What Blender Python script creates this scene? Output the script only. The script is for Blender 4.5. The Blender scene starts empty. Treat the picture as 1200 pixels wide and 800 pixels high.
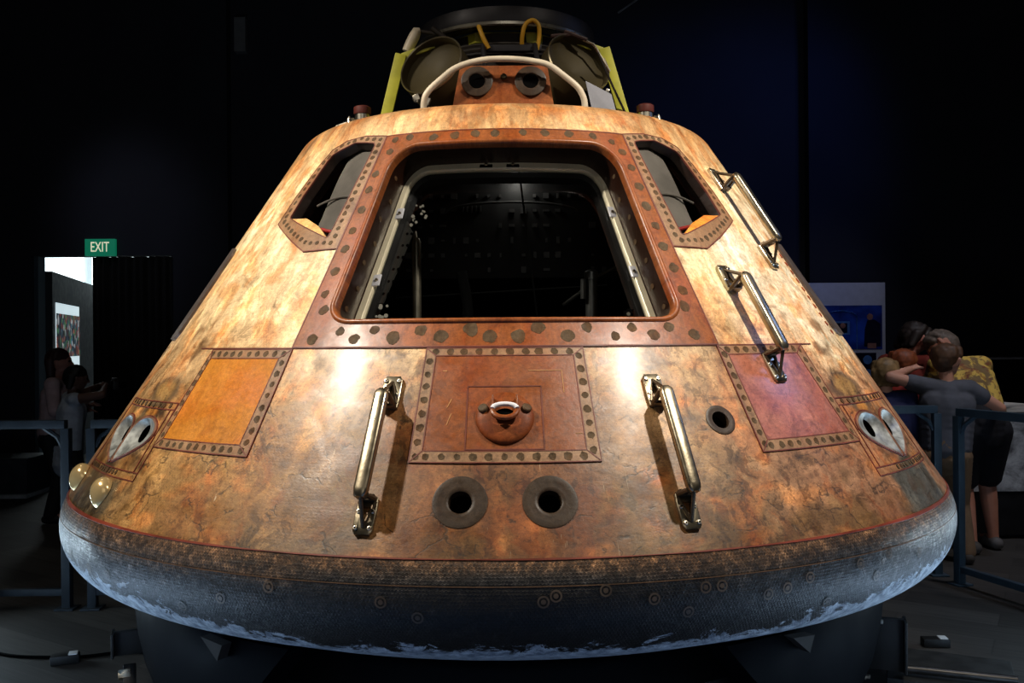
import bpy, bmesh, math, random
import numpy as np
from mathutils import Vector, Matrix, noise
from mathutils.geometry import delaunay_2d_cdt

random.seed(7)
SC = bpy.context.scene
COL = SC.collection
PI = math.pi
def R_(d): return math.radians(d)

# ------------------------------------------------------------------ capsule geometry
RS, Z0 = 1.93, 0.955                # radius and height of the seam between cone and rim
CA, SA = math.cos(R_(33)), math.sin(R_(33))
TH0 = -0.35                          # the capsule is turned by a third of a degree
KX = 1.4                             # flat u = azimuth * KX
S_TOP, RHO = 1.75, 0.12              # where the shoulder starts, shoulder radius

def S(th, s, n=0.0):
    """azimuth (deg, 0 = front), slant distance above the seam, height off the skin"""
    t = R_(th + TH0)
    r = RS - s * SA + n * CA
    return Vector((r * math.sin(t), -r * math.cos(t), Z0 + s * CA + n * SA))

def frame(th, s):
    t = R_(th + TH0)
    N = Vector((math.sin(t) * CA, -math.cos(t) * CA, SA))
    U = Vector((-math.sin(t) * SA, math.cos(t) * SA, CA))
    X = U.cross(N).normalized()
    p = S(th, s)
    return Matrix(((X.x, U.x, N.x, p.x), (X.y, U.y, N.y, p.y), (X.z, U.z, N.z, p.z), (0, 0, 0, 1)))

def cyl(th, r, z):
    t = R_(th + TH0)
    return Vector((r * math.sin(t), -r * math.cos(t), z))

# ------------------------------------------------------------------ colour helpers
def lin(c):
    c = c / 255.0
    return c / 12.92 if c <= 0.04045 else ((c + 0.055) / 1.055) ** 2.4
def C(r, g, b): return (lin(r), lin(g), lin(b), 1.0)

# ------------------------------------------------------------------ node helper
class NT:
    def __init__(self, name):
        self.m = bpy.data.materials.new(name)
        self.m.use_nodes = True
        self.t = self.m.node_tree
        self.t.nodes.clear()
        self.out = self.t.nodes.new('ShaderNodeOutputMaterial')
    def put(self, sock, v):
        if isinstance(v, bpy.types.NodeSocket): self.t.links.new(v, sock)
        else:
            try: sock.default_value = v
            except Exception: sock.default_value = v[:3]
    def node(self, ty, ins=None, **props):
        n = self.t.nodes.new(ty)
        for k, v in props.items(): setattr(n, k, v)
        for k, v in (ins or {}).items(): self.put(n.inputs[k], v)
        return n
    def math(self, op, a, b=0.0, c=None, clamp=False):
        n = self.node('ShaderNodeMath', operation=op, use_clamp=clamp)
        self.put(n.inputs[0], a); self.put(n.inputs[1], b)
        if c is not None: self.put(n.inputs[2], c)
        return n.outputs[0]
    def vmath(self, op, a, b=None, out=0, scale=None):
        n = self.node('ShaderNodeVectorMath', operation=op)
        self.put(n.inputs[0], a)
        if b is not None: self.put(n.inputs[1], b)
        if scale is not None: self.put(n.inputs['Scale'], scale)
        return n.outputs[out]
    def mix(self, f, a, b, blend='MIX'):
        n = self.node('ShaderNodeMix', data_type='RGBA', blend_type=blend)
        self.put(n.inputs[0], f); self.put(n.inputs[6], a); self.put(n.inputs[7], b)
        return n.outputs[2]
    def step(self, v, lo, hi, a=0.0, b=1.0):
        n = self.node('ShaderNodeMapRange', interpolation_type='SMOOTHSTEP')
        for i, x in enumerate((v, lo, hi, a, b)): self.put(n.inputs[i], x)
        return n.outputs[0]
    def noise(self, vec, scale, detail=4, rough=0.55, dist=0.0):
        n = self.node('ShaderNodeTexNoise', {'Scale': scale, 'Detail': detail, 'Roughness': rough, 'Distortion': dist})
        if vec is not None: self.put(n.inputs['Vector'], vec)
        return n.outputs['Fac']
    def uv(self):
        return self.node('ShaderNodeUVMap', uv_map='surf').outputs[0]
    def obj(self):
        return self.node('ShaderNodeTexCoord').outputs['Object']
    def scale(self, v, s):
        return self.vmath('MULTIPLY', v, s)
    def bump(self, h, strength=0.2, dist=0.01):
        n = self.node('ShaderNodeBump', {'Strength': strength, 'Distance': dist})
        self.put(n.inputs['Height'], h)
        return n.outputs[0]
    def principled(self, **kw):
        n = self.node('ShaderNodeBsdfPrincipled')
        names = {'color': 'Base Color', 'rough': 'Roughness', 'metal': 'Metallic', 'normal': 'Normal',
                 'spec': 'Specular IOR Level', 'coat': 'Coat Weight', 'coat_rough': 'Coat Roughness',
                 'emit': 'Emission Color', 'emit_s': 'Emission Strength', 'sheen': 'Sheen Weight'}
        for k, v in kw.items(): self.put(n.inputs[names[k]], v)
        self.t.links.new(n.outputs[0], self.out.inputs[0])
        return n
    def hexcells(self, vec, cell):
        """distance to the nearest point of a hexagonal lattice, 0 at centres"""
        r = (1.0, 1.7320508, 1.0); h = (0.5, 0.8660254, 0.5)
        p = self.vmath('SCALE', vec, scale=1.0 / cell)
        p = self.vmath('ADD', p, (1000.0, 1732.0508, 0.0))
        def cellv(q):
            f = self.vmath('SUBTRACT', self.vmath('MODULO', q, r), h)
            return self.vmath('LENGTH', self.vmath('MULTIPLY', f, (1, 1, 0)), out=1)
        return self.math('MINIMUM', cellv(p), cellv(self.vmath('ADD', p, h)))

def simple(name, col, rough=0.6, metal=0.0, var=0.25, scale=12, spec=0.4, bump=0.0, bscale=60):
    n = NT(name)
    o = n.obj()
    f = n.noise(o, scale, 5)
    c = n.mix(n.step(f, 0.3, 0.7), tuple(x * (1 - var) for x in col[:3]) + (1,), tuple(min(1, x * (1 + var)) for x in col[:3]) + (1,))
    kw = dict(color=c, rough=n.step(f, 0.2, 0.8, rough * 0.85, min(1, rough * 1.15)), metal=metal, spec=spec)
    if bump: kw['normal'] = n.bump(n.noise(o, bscale, 4), bump, 0.01)
    n.principled(**kw)
    return n.m

def emissive(name, col, strength):
    n = NT(name)
    o = n.obj()
    c = n.mix(n.noise(o, 3, 2), col, tuple(x * .85 for x in col[:3]) + (1,))
    n.principled(color=c, rough=0.6, emit=c, emit_s=strength)
    return n.m

# ------------------------------------------------------------------ capsule materials
def ablator(name, base=None, blotch=0.6, light=0.6, dark=0.6, cracks=0.0, honey=0.0, rough=0.36, coat=0.25, grain=1.0,
            orange=(1.0, 0.68, 0.38), streak=0.5, crisp=0.0, spec=0.5):
    n = NT(name)
    uv = n.uv()
    if base is None:
        col = n.node('ShaderNodeAttribute', attribute_name='tint').outputs['Color']
    else:
        col = base
    big = n.noise(uv, 3.2, 7, 0.6, 0.6)
    med = n.noise(n.vmath('ADD', uv, (7.3, 2.1, 0)), 9.0, 8, 0.65, 0.4)
    stk = n.noise(n.scale(uv, (22, 3.0, 1)), 1.0, 6, 0.6, 0.3)
    fine = n.noise(uv, 70, 4, 0.6)
    micro = n.noise(uv, 260, 2, 0.6)
    col = n.mix(n.math('MULTIPLY', n.step(big, 0.47, 0.66), blotch), col, n.mix(1.0, col, orange + (1,), 'MULTIPLY'))
    col = n.mix(n.math('MULTIPLY', n.step(med, 0.5, 0.68), light), col, n.mix(1.0, col, (1.38, 1.42, 1.45, 1), 'MULTIPLY'))
    col = n.mix(n.math('MULTIPLY', n.step(stk, 0.5, 0.72), streak), col, n.mix(1.0, col, (0.72, 0.56, 0.42, 1), 'MULTIPLY'))
    med2 = n.noise(n.vmath('ADD', uv, (1.3, 9.1, 0)), 6.5, 9, 0.72, 0.8)
    col = n.mix(n.math('MULTIPLY', n.step(med2, 0.54, 0.68), dark), col, n.mix(1.0, col, (0.42, 0.36, 0.27, 1), 'MULTIPLY'))
    if crisp:
        warp = n.vmath('ADD', uv, n.vmath('SCALE', n.vmath('SUBTRACT', n.node('ShaderNodeTexNoise', {'Vector': uv, 'Scale': 7.0, 'Detail': 4.0}).outputs['Color'], (0.5, 0.5, 0.5)), scale=0.12))
        def layer(sc, off, lo, hi, amt, mul, rg=0.62, base_=0.0):
            f = n.step(n.noise(n.vmath('ADD', n.scale(warp, sc), off), 1.0, 9, rg, 0.3), lo, hi)
            return n.mix(n.math('MULTIPLY', f, amt * crisp), col, n.mix(1.0, col, mul + (1,), 'MULTIPLY'))
        hi_ = n.step(n.node('ShaderNodeSeparateXYZ', {0: uv}).outputs['Y'], 0.55, 0.95, 1.0, 0.45)
        reg = n.step(n.noise(n.vmath('ADD', uv, (3.1, 5.7, 0)), 2.6, 4, 0.6), 0.40, 0.56)
        col = layer((11, 5, 1), (5, 5, 0), 0.50, 0.56, 0.75, (1.30, 1.36, 1.42))         # pale worn paint
        col = layer((9, 4, 1), (9, 1, 0), 0.53, 0.585, 0.62, (0.96, 0.64, 0.40))         # rust blooms
        fl = n.step(n.noise(n.scale(warp, (26, 15, 1)), 1.0, 10, 0.70, 0.4), 0.515, 0.565)
        col = n.mix(n.math('MULTIPLY', n.math('MULTIPLY', fl, reg), n.math('MULTIPLY', hi_, 0.85 * crisp)), col, n.mix(1.0, col, (0.42, 0.38, 0.28, 1), 'MULTIPLY'))
        col = layer((3, 55, 1), (2, 7, 0), 0.50, 0.62, 0.32, (0.72, 0.66, 0.60))         # faint hoop-wise weave
        col = layer((70, 6, 1), (4, 3, 0), 0.52, 0.62, 0.40, (0.66, 0.55, 0.44))         # runs down the cone
        pt = n.noise(uv, 110, 4, 0.75)
        col = n.mix(n.math('MULTIPLY', n.step(pt, 0.575, 0.60), n.math('MULTIPLY', hi_, 0.6 * crisp)), col, n.mix(1.0, col, (0.4, 0.34, 0.27, 1), 'MULTIPLY'))
        pt2 = n.noise(n.vmath('ADD', uv, (4, 4, 0)), 150, 4, 0.75)
        col = n.mix(n.math('MULTIPLY', n.step(pt2, 0.585, 0.61), 0.5 * crisp), col, n.mix(1.0, col, (1.5, 1.5, 1.5, 1), 'MULTIPLY'))
    g = n.step(fine, 0.25, 0.75, 1 - 0.2 * grain, 1 + 0.18 * grain)
    g = n.math('MULTIPLY', g, n.step(micro, 0.25, 0.75, 1 - 0.16 * grain, 1 + 0.16 * grain))
    col = n.mix(1.0, col, n.node('ShaderNodeCombineColor', {0: g, 1: g, 2: g}).outputs[0], 'MULTIPLY')
    height = n.math('ADD', n.math('MULTIPLY', fine, 0.5), n.math('MULTIPLY', med2, 0.8))
    if cracks:
        w = n.vmath('ADD', uv, n.vmath('SCALE', n.node('ShaderNodeTexNoise', {'Vector': uv, 'Scale': 14.0, 'Detail': 5.0}).outputs['Color'], scale=0.10))
        v = n.node('ShaderNodeTexVoronoi', {'Vector': w, 'Scale': 11.0}, feature='DISTANCE_TO_EDGE').outputs['Distance']
        sep = n.node('ShaderNodeSeparateXYZ', {0: uv})
        low = n.step(sep.outputs['Y'], 0.42, 0.62, 1.0, 0.0)
        m = n.math('MULTIPLY', n.step(v, 0.0, 0.045, 1.0, 0.0), n.step(n.noise(uv, 6.5, 6, 0.7), 0.52, 0.56))
        m = n.math('MULTIPLY', n.math('MULTIPLY', m, low), cracks)
        col = n.mix(m, col, C(38, 28, 16))
        height = n.math('SUBTRACT', height, n.math('MULTIPLY', m, 0.25))
        # fine pale scratches
        sc = n.noise(n.scale(uv, (160, 7, 1)), 1.0, 2, 0.5, 1.2)
        scm = n.math('MULTIPLY', n.step(sc, 0.72, 0.78), 0.45)
        col = n.mix(scm, col, C(226, 205, 170))
    if honey:
        d = n.hexcells(uv, 0.011)
        hm = n.step(d, 0.34, 0.52)
        msk = n.math('MULTIPLY', n.step(n.noise(uv, 2.4, 5, 0.6), 0.40, 0.62), honey)
        hm = n.math('MULTIPLY', hm, msk)
        col = n.mix(n.math('MULTIPLY', hm, 0.55), col, n.mix(1.0, col, (1.9, 1.9, 1.8, 1), 'MULTIPLY'))
        height = n.math('ADD', height, n.math('MULTIPLY', hm, 0.15))
    r = n.step(med, 0.3, 0.7, rough * 0.8, rough * 1.25)
    n.principled(color=col, rough=r, spec=spec, coat=coat, coat_rough=0.22, normal=n.bump(height, 0.13, 0.010))
    return n.m

M = {}
M['shell'] = ablator('weathered_ablator', None, blotch=0.6, light=0.75, dark=0.75, cracks=0.75, honey=0.45, streak=0.6, rough=0.47, coat=0.14, crisp=1.0)
M['rust'] = ablator('rust_frame', C(130, 72, 34), blotch=0.6, light=0.5, dark=0.75, orange=(1.15, 0.8, 0.5), rough=0.40, streak=0.6, coat=0.1, crisp=0.7, spec=0.3)
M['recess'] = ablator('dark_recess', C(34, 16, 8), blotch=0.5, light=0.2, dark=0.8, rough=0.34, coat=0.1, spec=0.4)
M['strip'] = ablator('border_strip', C(136, 102, 70), blotch=0.5, light=0.5, dark=0.8, rough=0.5, coat=0.0, streak=0.6, crisp=0.6)
M['panel_gold'] = ablator('amber_panel', C(186, 118, 40), blotch=0.7, light=0.25, dark=0.35, orange=(1.0, 0.72, 0.45), rough=0.36, streak=0.35, crisp=0.3)
M['panel_brown'] = ablator('brown_panel', C(124, 66, 26), blotch=0.7, light=0.2, dark=0.45, orange=(1.1, 0.78, 0.5), rough=0.38, streak=0.5, crisp=0.6)
M['panel_pink'] = ablator('red_panel', C(150, 92, 74), blotch=0.6, light=0.6, dark=0.55, orange=(0.95, 0.66, 0.62), rough=0.36, streak=0.5, crisp=0.6)
M['groove'] = simple('red_groove', C(98, 44, 30), 0.5, var=0.3)
M['redline'] = simple('red_seal', C(116, 48, 30), 0.45, var=0.4, scale=6)
M['plug'] = ablator('plug_filler', C(80, 64, 46), blotch=0.5, light=0.5, dark=0.8, rough=0.6, coat=0.0, orange=(1.5, 0.9, 0.5), spec=0.12, crisp=0.8)
M['boss'] = ablator('boss_rust', C(122, 62, 24), blotch=0.4, light=0.1, dark=0.5, rough=0.55, coat=0.0, spec=0.2, crisp=0.5)
M['port'] = ablator('port_ring', C(56, 43, 31), blotch=0.3, light=0.25, dark=0.5, rough=0.45, coat=0.0, spec=0.3, crisp=0.6)
M['black'] = simple('dull_black', C(4, 4, 4), 0.8, var=0.3, spec=0.03)
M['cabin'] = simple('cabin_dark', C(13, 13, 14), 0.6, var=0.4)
M['cabin_pad'] = simple('cabin_pad', C(92, 88, 82), 0.8, var=0.25, scale=6, spec=0.1)
M['cabin_grey'] = simple('cabin_grey', C(58, 60, 60), 0.75, var=0.2, scale=5, spec=0.1)
M['cabin_metal'] = simple('cabin_metal', C(150, 142, 126), 0.32, 0.9, var=0.15)
M['champagne'] = simple('champagne_metal', C(168, 156, 132), 0.3, 1.0, var=0.12, scale=20, bump=0.05)
M['bronze'] = simple('dark_bronze', C(92, 78, 62), 0.38, 0.8, var=0.2)
M['trim'] = simple('beige_trim', C(226, 216, 186), 0.35, 0.2, var=0.08, spec=0.6)
M['steel'] = simple('pale_metal', C(196, 188, 170), 0.3, 1.0, var=0.1)
M['nozzle'] = simple('nozzle_metal', C(150, 152, 148), 0.5, 0.6, var=0.5, scale=22)
M['ivory'] = simple('ivory_cover', C(222, 190, 132), 0.2, 0.55, var=0.08, spec=0.6)
M['white'] = simple('white_plastic', C(222, 222, 228), 0.4, var=0.06)
M['lime'] = simple('lime_paint', C(176, 172, 50), 0.5, var=0.15)
M['hose'] = simple('yellow_hose', C(196, 146, 36), 0.5, var=0.15)
M['olive'] = simple('olive_metal', C(66, 57, 34), 0.6, 0.25, var=0.2, scale=6, spec=0.25)
M['hoop'] = simple('hoop_paint', C(206, 192, 168), 0.45, var=0.12)
M['deck'] = simple('deck_dark', C(34, 26, 20), 0.7, var=0.35)
M['ring'] = simple('ring_dark', C(42, 40, 42), 0.45, 0.5, var=0.2)
M['redcap'] = simple('red_cap', C(92, 42, 34), 0.5, var=0.15)
M['stand'] = simple('stand_black', C(4, 5, 8), 0.6, 0.0, var=0.2, scale=4, spec=0.02)
M['bracket'] = simple('bracket_black', C(22, 21, 20), 0.5, 0.3, var=0.2)

def rim_material():
    n = NT('charred_rim')
    uv = n.uv()
    sep = n.node('ShaderNodeSeparateXYZ', {0: uv})
    v = n.math('MULTIPLY', sep.outputs['Y'], -1.0)
    col = n.node('ShaderNodeAttribute', attribute_name='tint').outputs['Color']
    big = n.noise(uv, 3.0, 7, 0.65, 0.5)
    med = n.noise(uv, 13, 8, 0.7, 0.4)
    fine = n.noise(uv, 90, 3, 0.6)
    d = n.hexcells(uv, 0.0105)
    cell = n.step(d, 0.33, 0.5)
    col = n.mix(n.math('MULTIPLY', n.step(med, 0.45, 0.7), 0.75), col, n.mix(1.0, col, (2.1, 2.15, 2.2, 1), 'MULTIPLY'))
    col = n.mix(n.math('MULTIPLY', n.step(big, 0.5, 0.65), 0.7), col, n.mix(1.0, col, (0.45, 0.4, 0.35, 1), 'MULTIPLY'))
    spk = n.math('MULTIPLY', n.step(n.noise(n.scale(uv, (44, 40, 1)), 1.0, 6, 0.78), 0.53, 0.56), 0.8)
    col = n.mix(spk, col, n.mix(1.0, col, (3.2, 3.2, 3.2, 1), 'MULTIPLY'))
    dk = n.noise(n.scale(uv, (30, 34, 1)), 1.0, 8, 0.75, 0.4)
    col = n.mix(n.math('MULTIPLY', n.step(dk, 0.49, 0.53), 0.8), col, n.mix(1.0, col, (0.22, 0.22, 0.22, 1), 'MULTIPLY'))
    hm = n.math('MULTIPLY', cell, n.step(med, 0.3, 0.6))
    col = n.mix(n.math('MULTIPLY', hm, 0.5), col, n.mix(1.0, col, (3.2, 3.2, 3.1, 1), 'MULTIPLY'))
    # remains of silver foil along the lower edge, ragged
    rag = n.math('ADD', v, n.math('MULTIPLY', n.math('SUBTRACT', n.noise(n.scale(uv, (9, 16, 1)), 1.0, 10, 0.76, 0.8), 0.5), 0.34))
    rag = n.math('ADD', rag, n.math('MULTIPLY', n.step(n.math('ABSOLUTE', sep.outputs['X']), 0.45, 1.7), 0.10))
    foil = n.step(rag, 0.284, 0.290)
    foilcol = n.mix(n.step(n.noise(uv, 24, 8, 0.7), 0.35, 0.7), C(104, 112, 122), C(204, 210, 216))
    col = n.mix(foil, col, foilcol)
    rough = n.math('ADD', n.step(fine, 0.3, 0.7, 0.42, 0.66), n.math('MULTIPLY', foil, 0.06))
    h = n.math('ADD', n.math('MULTIPLY', hm, 0.4), n.math('ADD', n.math('ADD', n.math('MULTIPLY', med, 0.8), n.math('MULTIPLY', dk, 1.4)), n.math('MULTIPLY', foil, 0.7)))
    pn = n.principled(color=col, rough=rough, spec=0.3, coat=0.11, coat_rough=0.10, normal=n.bump(h, 0.4, 0.012))
    n.put(pn.inputs['Coat Normal'], n.bump(h, 0.16, 0.012))
    return n.m
M['rim'] = rim_material()

def glass_material(name, tint, rough=0.02, f0=0.05):
    n = NT(name)
    tr = n.node('ShaderNodeBsdfTransparent', {'Color': tint})
    gl = n.node('ShaderNodeBsdfGlossy', {'Color': (0.9, 0.92, 0.95, 1), 'Roughness': rough})
    lw = n.node('ShaderNodeLayerWeight', {'Blend': 0.25})
    smudge = n.step(n.noise(n.obj(), 5, 6, 0.6, 0.6), 0.5, 0.75, 0.0, 0.015)
    f = n.math('ADD', n.math('ADD', n.math('MULTIPLY', lw.outputs['Fresnel'], 0.55), f0 * 0.3), smudge)
    mx = n.node('ShaderNodeMixShader')
    n.put(mx.inputs[0], f)
    n.t.links.new(tr.outputs[0], mx.inputs[1]); n.t.links.new(gl.outputs[0], mx.inputs[2])
    n.t.links.new(mx.outputs[0], n.out.inputs[0])
    return n.m
M['pane'] = glass_material('hatch_glass', (0.82, 0.84, 0.84, 1))
M['pane_dark'] = glass_material('side_glass', (0.92, 0.92, 0.92, 1), 0.05)

# ------------------------------------------------------------------ mesh builder
class MB:
    def __init__(self): self.v = []; self.f = []; self.fm = []; self.uv = []; self.ti = []
    def add(self, vs, fs, mat=0, uv=None, tint=None):
        b = len(self.v)
        self.v += [tuple(p) for p in vs]
        self.f += [tuple(i + b for i in f) for f in fs]
        self.fm += [mat] * len(fs)
        self.uv += uv if uv else [(p[0], p[2] + p[1] * .37) for p in vs]
        self.ti += tint if tint else [(1, 1, 1)] * len(vs)
        return self
    def box(self, c, size, rot=None, mat=0, bev=0.0):
        bm = bmesh.new()
        bmesh.ops.create_cube(bm, size=1.0)
        for v in bm.verts: v.co = Vector((v.co.x * size[0], v.co.y * size[1], v.co.z * size[2]))
        if bev: bmesh.ops.bevel(bm, geom=bm.edges[:] , offset=bev, segments=2, affect='EDGES', profile=0.6)
        m = rot if rot is not None else Matrix()
        vs = [m.to_3x3() @ v.co + Vector(c) for v in bm.verts]
        bm.verts.index_update()
        fs = [[v.index for v in f.verts] for f in bm.faces]
        bm.free()
        return self.add(vs, fs, mat)
    def tube(self, pts, r, seg=10, caps=True, mat=0, flat=1.0):
        pts = [Vector(p) for p in pts]
        rs = r if isinstance(r, (list, tuple)) else [r] * len(pts)
        rings = []; up = None
        for i, p in enumerate(pts):
            d = (pts[min(i + 1, len(pts) - 1)] - pts[max(i - 1, 0)]).normalized()
            if up is None:
                up = Vector((0, 0, 1)) if abs(d.z) < 0.9 else Vector((1, 0, 0))
            x = d.cross(up).normalized(); up = x.cross(d).normalized()
            rings.append([p + (x * math.cos(2 * PI * k / seg) + up * math.sin(2 * PI * k / seg) * flat) * rs[i] for k in range(seg)])
        return self.loft(rings, closed=True, cap0=caps, cap1=caps, mat=mat)
    def loft(self, loops, closed=True, cap0=False, cap1=False, mat=0, uv=None, tint=None):
        n = len(loops[0]); vs = [p for l in loops for p in l]; fs = []
        m = n if closed else n - 1
        for a in range(len(loops) - 1):
            for k in range(m):
                k2 = (k + 1) % n
                fs.append((a * n + k, a * n + k2, (a + 1) * n + k2, (a + 1) * n + k))
        if cap0: fs.append(tuple(reversed(range(n))))
        if cap1: fs.append(tuple((len(loops) - 1) * n + k for k in range(n)))
        return self.add(vs, fs, mat, uv, tint)
    def lathe(self, prof, seg=48, mtx=None, a0=0, a1=360, mat=0):
        full = abs(a1 - a0) >= 359.9
        cnt = seg if full else seg + 1
        m = mtx or Matrix()
        loops = []
        for r, z in prof:
            loops.append([m @ Vector((r * math.sin(R_(a0 + (a1 - a0) * k / seg)), -r * math.cos(R_(a0 + (a1 - a0) * k / seg)), z)) for k in range(cnt)])
        return self.loft(loops, closed=full, mat=mat)
    def build(self, name, mats, parent=None, smooth=35, recalc=True, inv=True):
        me = bpy.data.meshes.new(name)
        me.from_pydata(self.v, [], self.f)
        if not isinstance(mats, (list, tuple)): mats = [mats]
        for m in mats: me.materials.append(m)
        me.polygons.foreach_set('material_index', self.fm)
        uvl = me.uv_layers.new(name='surf')
        idx = np.zeros(len(me.loops), dtype=np.int32); me.loops.foreach_get('vertex_index', idx)
        uvl.data.foreach_set('uv', np.array(self.uv, dtype=np.float32)[:, :2][idx].ravel())
        at = me.attributes.new('tint', 'FLOAT_COLOR', 'POINT')
        ta = np.ones((len(self.v), 4), dtype=np.float32); ta[:, :3] = np.array(self.ti, dtype=np.float32)[:, :3]
        at.data.foreach_set('color', ta.ravel())
        if recalc:
            bm = bmesh.new(); bm.from_mesh(me)
            bmesh.ops.recalc_face_normals(bm, faces=bm.faces[:])
            bm.to_mesh(me); bm.free()
        if smooth:
            me.polygons.foreach_set('use_smooth', [True] * len(me.polygons))
            me.set_sharp_from_angle(angle=R_(smooth))
        me.update()
        return link(name, me, parent)

def world_of(o):
    m = Matrix.LocRotScale(o.location, o.rotation_euler, o.scale)
    return (world_of(o.parent) @ o.matrix_parent_inverse @ m) if o.parent else m
def link(name, data, parent=None):
    o = bpy.data.objects.new(name, data)
    COL.objects.link(o)
    if parent is not None:
        o.parent = parent
        o.matrix_parent_inverse = world_of(parent).inverted()
    return o
def thing(name, label, cat, loc=(0, 0, 0), group=None):
    o = bpy.data.objects.new(name, None); COL.objects.link(o)
    o.location = loc; o.empty_display_size = 0.2
    return tag(o, label, cat, group)
def tag(o, label, cat, group=None):
    o['label'] = label; o['category'] = cat
    if group: o['group'] = group
    return o
def struct(o):
    o['kind'] = 'structure'
    return o
def lab(o, t): o['label'] = t; return o

# ------------------------------------------------------------------ loops and patches on the cone skin
def dens(pts, step, closed=True):
    out = []; n = len(pts)
    for i in range(n if closed else n - 1):
        a, b = pts[i], pts[(i + 1) % n]
        L = math.hypot((b[0] - a[0]) * 0.0235, b[1] - a[1])
        k = max(1, int(math.ceil(L / step)))
        for j in range(k): out.append((a[0] + (b[0] - a[0]) * j / k, a[1] + (b[1] - a[1]) * j / k))
    if not closed: out.append(pts[-1])
    return out

def rounded(corners, radii, arc=8, step=0.03, kx=0.0235):
    """closed outline in (azimuth, slant) with rounded corners"""
    out = []; n = len(corners)
    for i in range(n):
        p = Vector((corners[i][0] * kx, corners[i][1])); a = Vector((corners[i - 1][0] * kx, corners[i - 1][1]))
        b = Vector((corners[(i + 1) % n][0] * kx, corners[(i + 1) % n][1]))
        r = radii[i] if isinstance(radii, (list, tuple)) else radii
        da, db = (a - p).normalized(), (b - p).normalized()
        if r <= 0: out.append((p.x / kx, p.y)); continue
        ang = da.angle(db); t = r / math.tan(ang / 2)
        p0, p1 = p + da * t, p + db * t
        c = p + (da + db).normalized() * (r / math.sin(ang / 2))
        v0, v1 = p0 - c, p1 - c
        a0 = math.atan2(v0.y, v0.x); d = math.atan2(v1.y, v1.x) - a0
        while d > PI: d -= 2 * PI
        while d < -PI: d += 2 * PI
        for k in range(arc + 1):
            q = c + Vector((math.cos(a0 + d * k / arc), math.sin(a0 + d * k / arc))) * r
            out.append((q.x / kx, q.y))
    return dens(out, step)

def circle(th, s, r, n=32, ry=None, rot=0):
    Rl = RS - s * SA
    ry = ry or r
    out = []
    for k in range(n):
        a = 2 * PI * k / n
        x, y = r * math.cos(a), ry * math.sin(a)
        x, y = x * math.cos(rot) - y * math.sin(rot), x * math.sin(rot) + y * math.cos(rot)
        out.append((th + math.degrees(x / Rl), s + y))
    return out

def inside(px, py, loop):
    ins = np.zeros(px.shape, dtype=bool)
    n = len(loop)
    for i in range(n):
        x0, y0 = loop[i]; x1, y1 = loop[(i + 1) % n]
        if y0 == y1: continue
        c = ((y0 > py) != (y1 > py)) & (px < (x1 - x0) * (py - y0) / (y1 - y0) + x0)
        ins ^= c
    return ins
def near(px, py, loop, d):
    res = np.zeros(px.shape, dtype=bool)
    n = len(loop)
    for i in range(n):
        x0, y0 = loop[i]; x1, y1 = loop[(i + 1) % n]
        dx, dy = x1 - x0, y1 - y0; L2 = dx * dx + dy * dy + 1e-12
        t = np.clip(((px - x0) * dx + (py - y0) * dy) / L2, 0, 1)
        res |= (px - x0 - t * dx) ** 2 + (py - y0 - t * dy) ** 2 < d * d
    return res
D2R = PI / 180
def fl(loop): return [(a * D2R * KX, b) for a, b in loop]

def triangulate(outer, holes, grid):
    loops = [fl(outer)] + [fl(h) for h in holes]
    px, py = grid
    if len(px):
        keep = inside(px, py, loops[0])
        for h in loops[1:]: keep &= ~inside(px, py, h)
        for l in loops: keep &= ~near(px, py, l, 0.006)
        px, py = px[keep], py[keep]
    vs = []; fs = []
    for l in loops:
        b = len(vs); vs += [Vector(p) for p in l]; fs.append(list(range(b, b + len(l))))
    vs += [Vector((float(a), float(b))) for a, b in zip(px, py)]
    r = delaunay_2d_cdt(vs, [], fs, 1, 1e-7)
    co = np.array([(p.x, p.y) for p in r[0]]); tr = np.array([tuple(f) for f in r[2]])
    cen = co[tr].mean(axis=1)
    ok = inside(cen[:, 0], cen[:, 1], loops[0])
    for h in loops[1:]: ok &= ~inside(cen[:, 0], cen[:, 1], h)
    return [(p.x / KX / D2R, p.y) for p in r[0]], [tuple(int(i) for i in f) for f in tr[ok]]

def gridpts(x0, x1, y0, y1, st):
    xs = np.arange(x0, x1, st); ys = np.arange(y0, y1, st * 0.866)
    gx, gy = np.meshgrid(xs, ys)
    gx = gx + (np.arange(len(ys)) % 2)[:, None] * st * 0.5
    return gx.ravel(), gy.ravel()

def patch(mb, outer, holes=(), n=0.003, base=-0.004, step=0.045, mat=0, tint=None):
    """a sheet lying on the cone skin, with edge walls down to the skin"""
    L = fl(outer)
    xs = [p[0] for p in L]; ys = [p[1] for p in L]
    pts, fs = triangulate(outer, holes, gridpts(min(xs), max(xs), min(ys), max(ys), step))
    nf = n if callable(n) else (lambda a, b: n)
    mb.add([S(a, b, nf(a, b)) for a, b in pts], fs, mat, uv=[(a * D2R * KX, b) for a, b in pts],
           tint=[tint(a, b) for a, b in pts] if tint else None)
    if base is not None:
        for lp in [outer] + list(holes):
            mb.loft([[S(a, b, nf(a, b)) for a, b in lp], [S(a, b, base) for a, b in lp]], mat=mat,
                    uv=[(a * D2R * KX, b) for a, b in lp] * 2, tint=[tint(a, b) for a, b in lp] * 2 if tint else None)
    return mb

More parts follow.
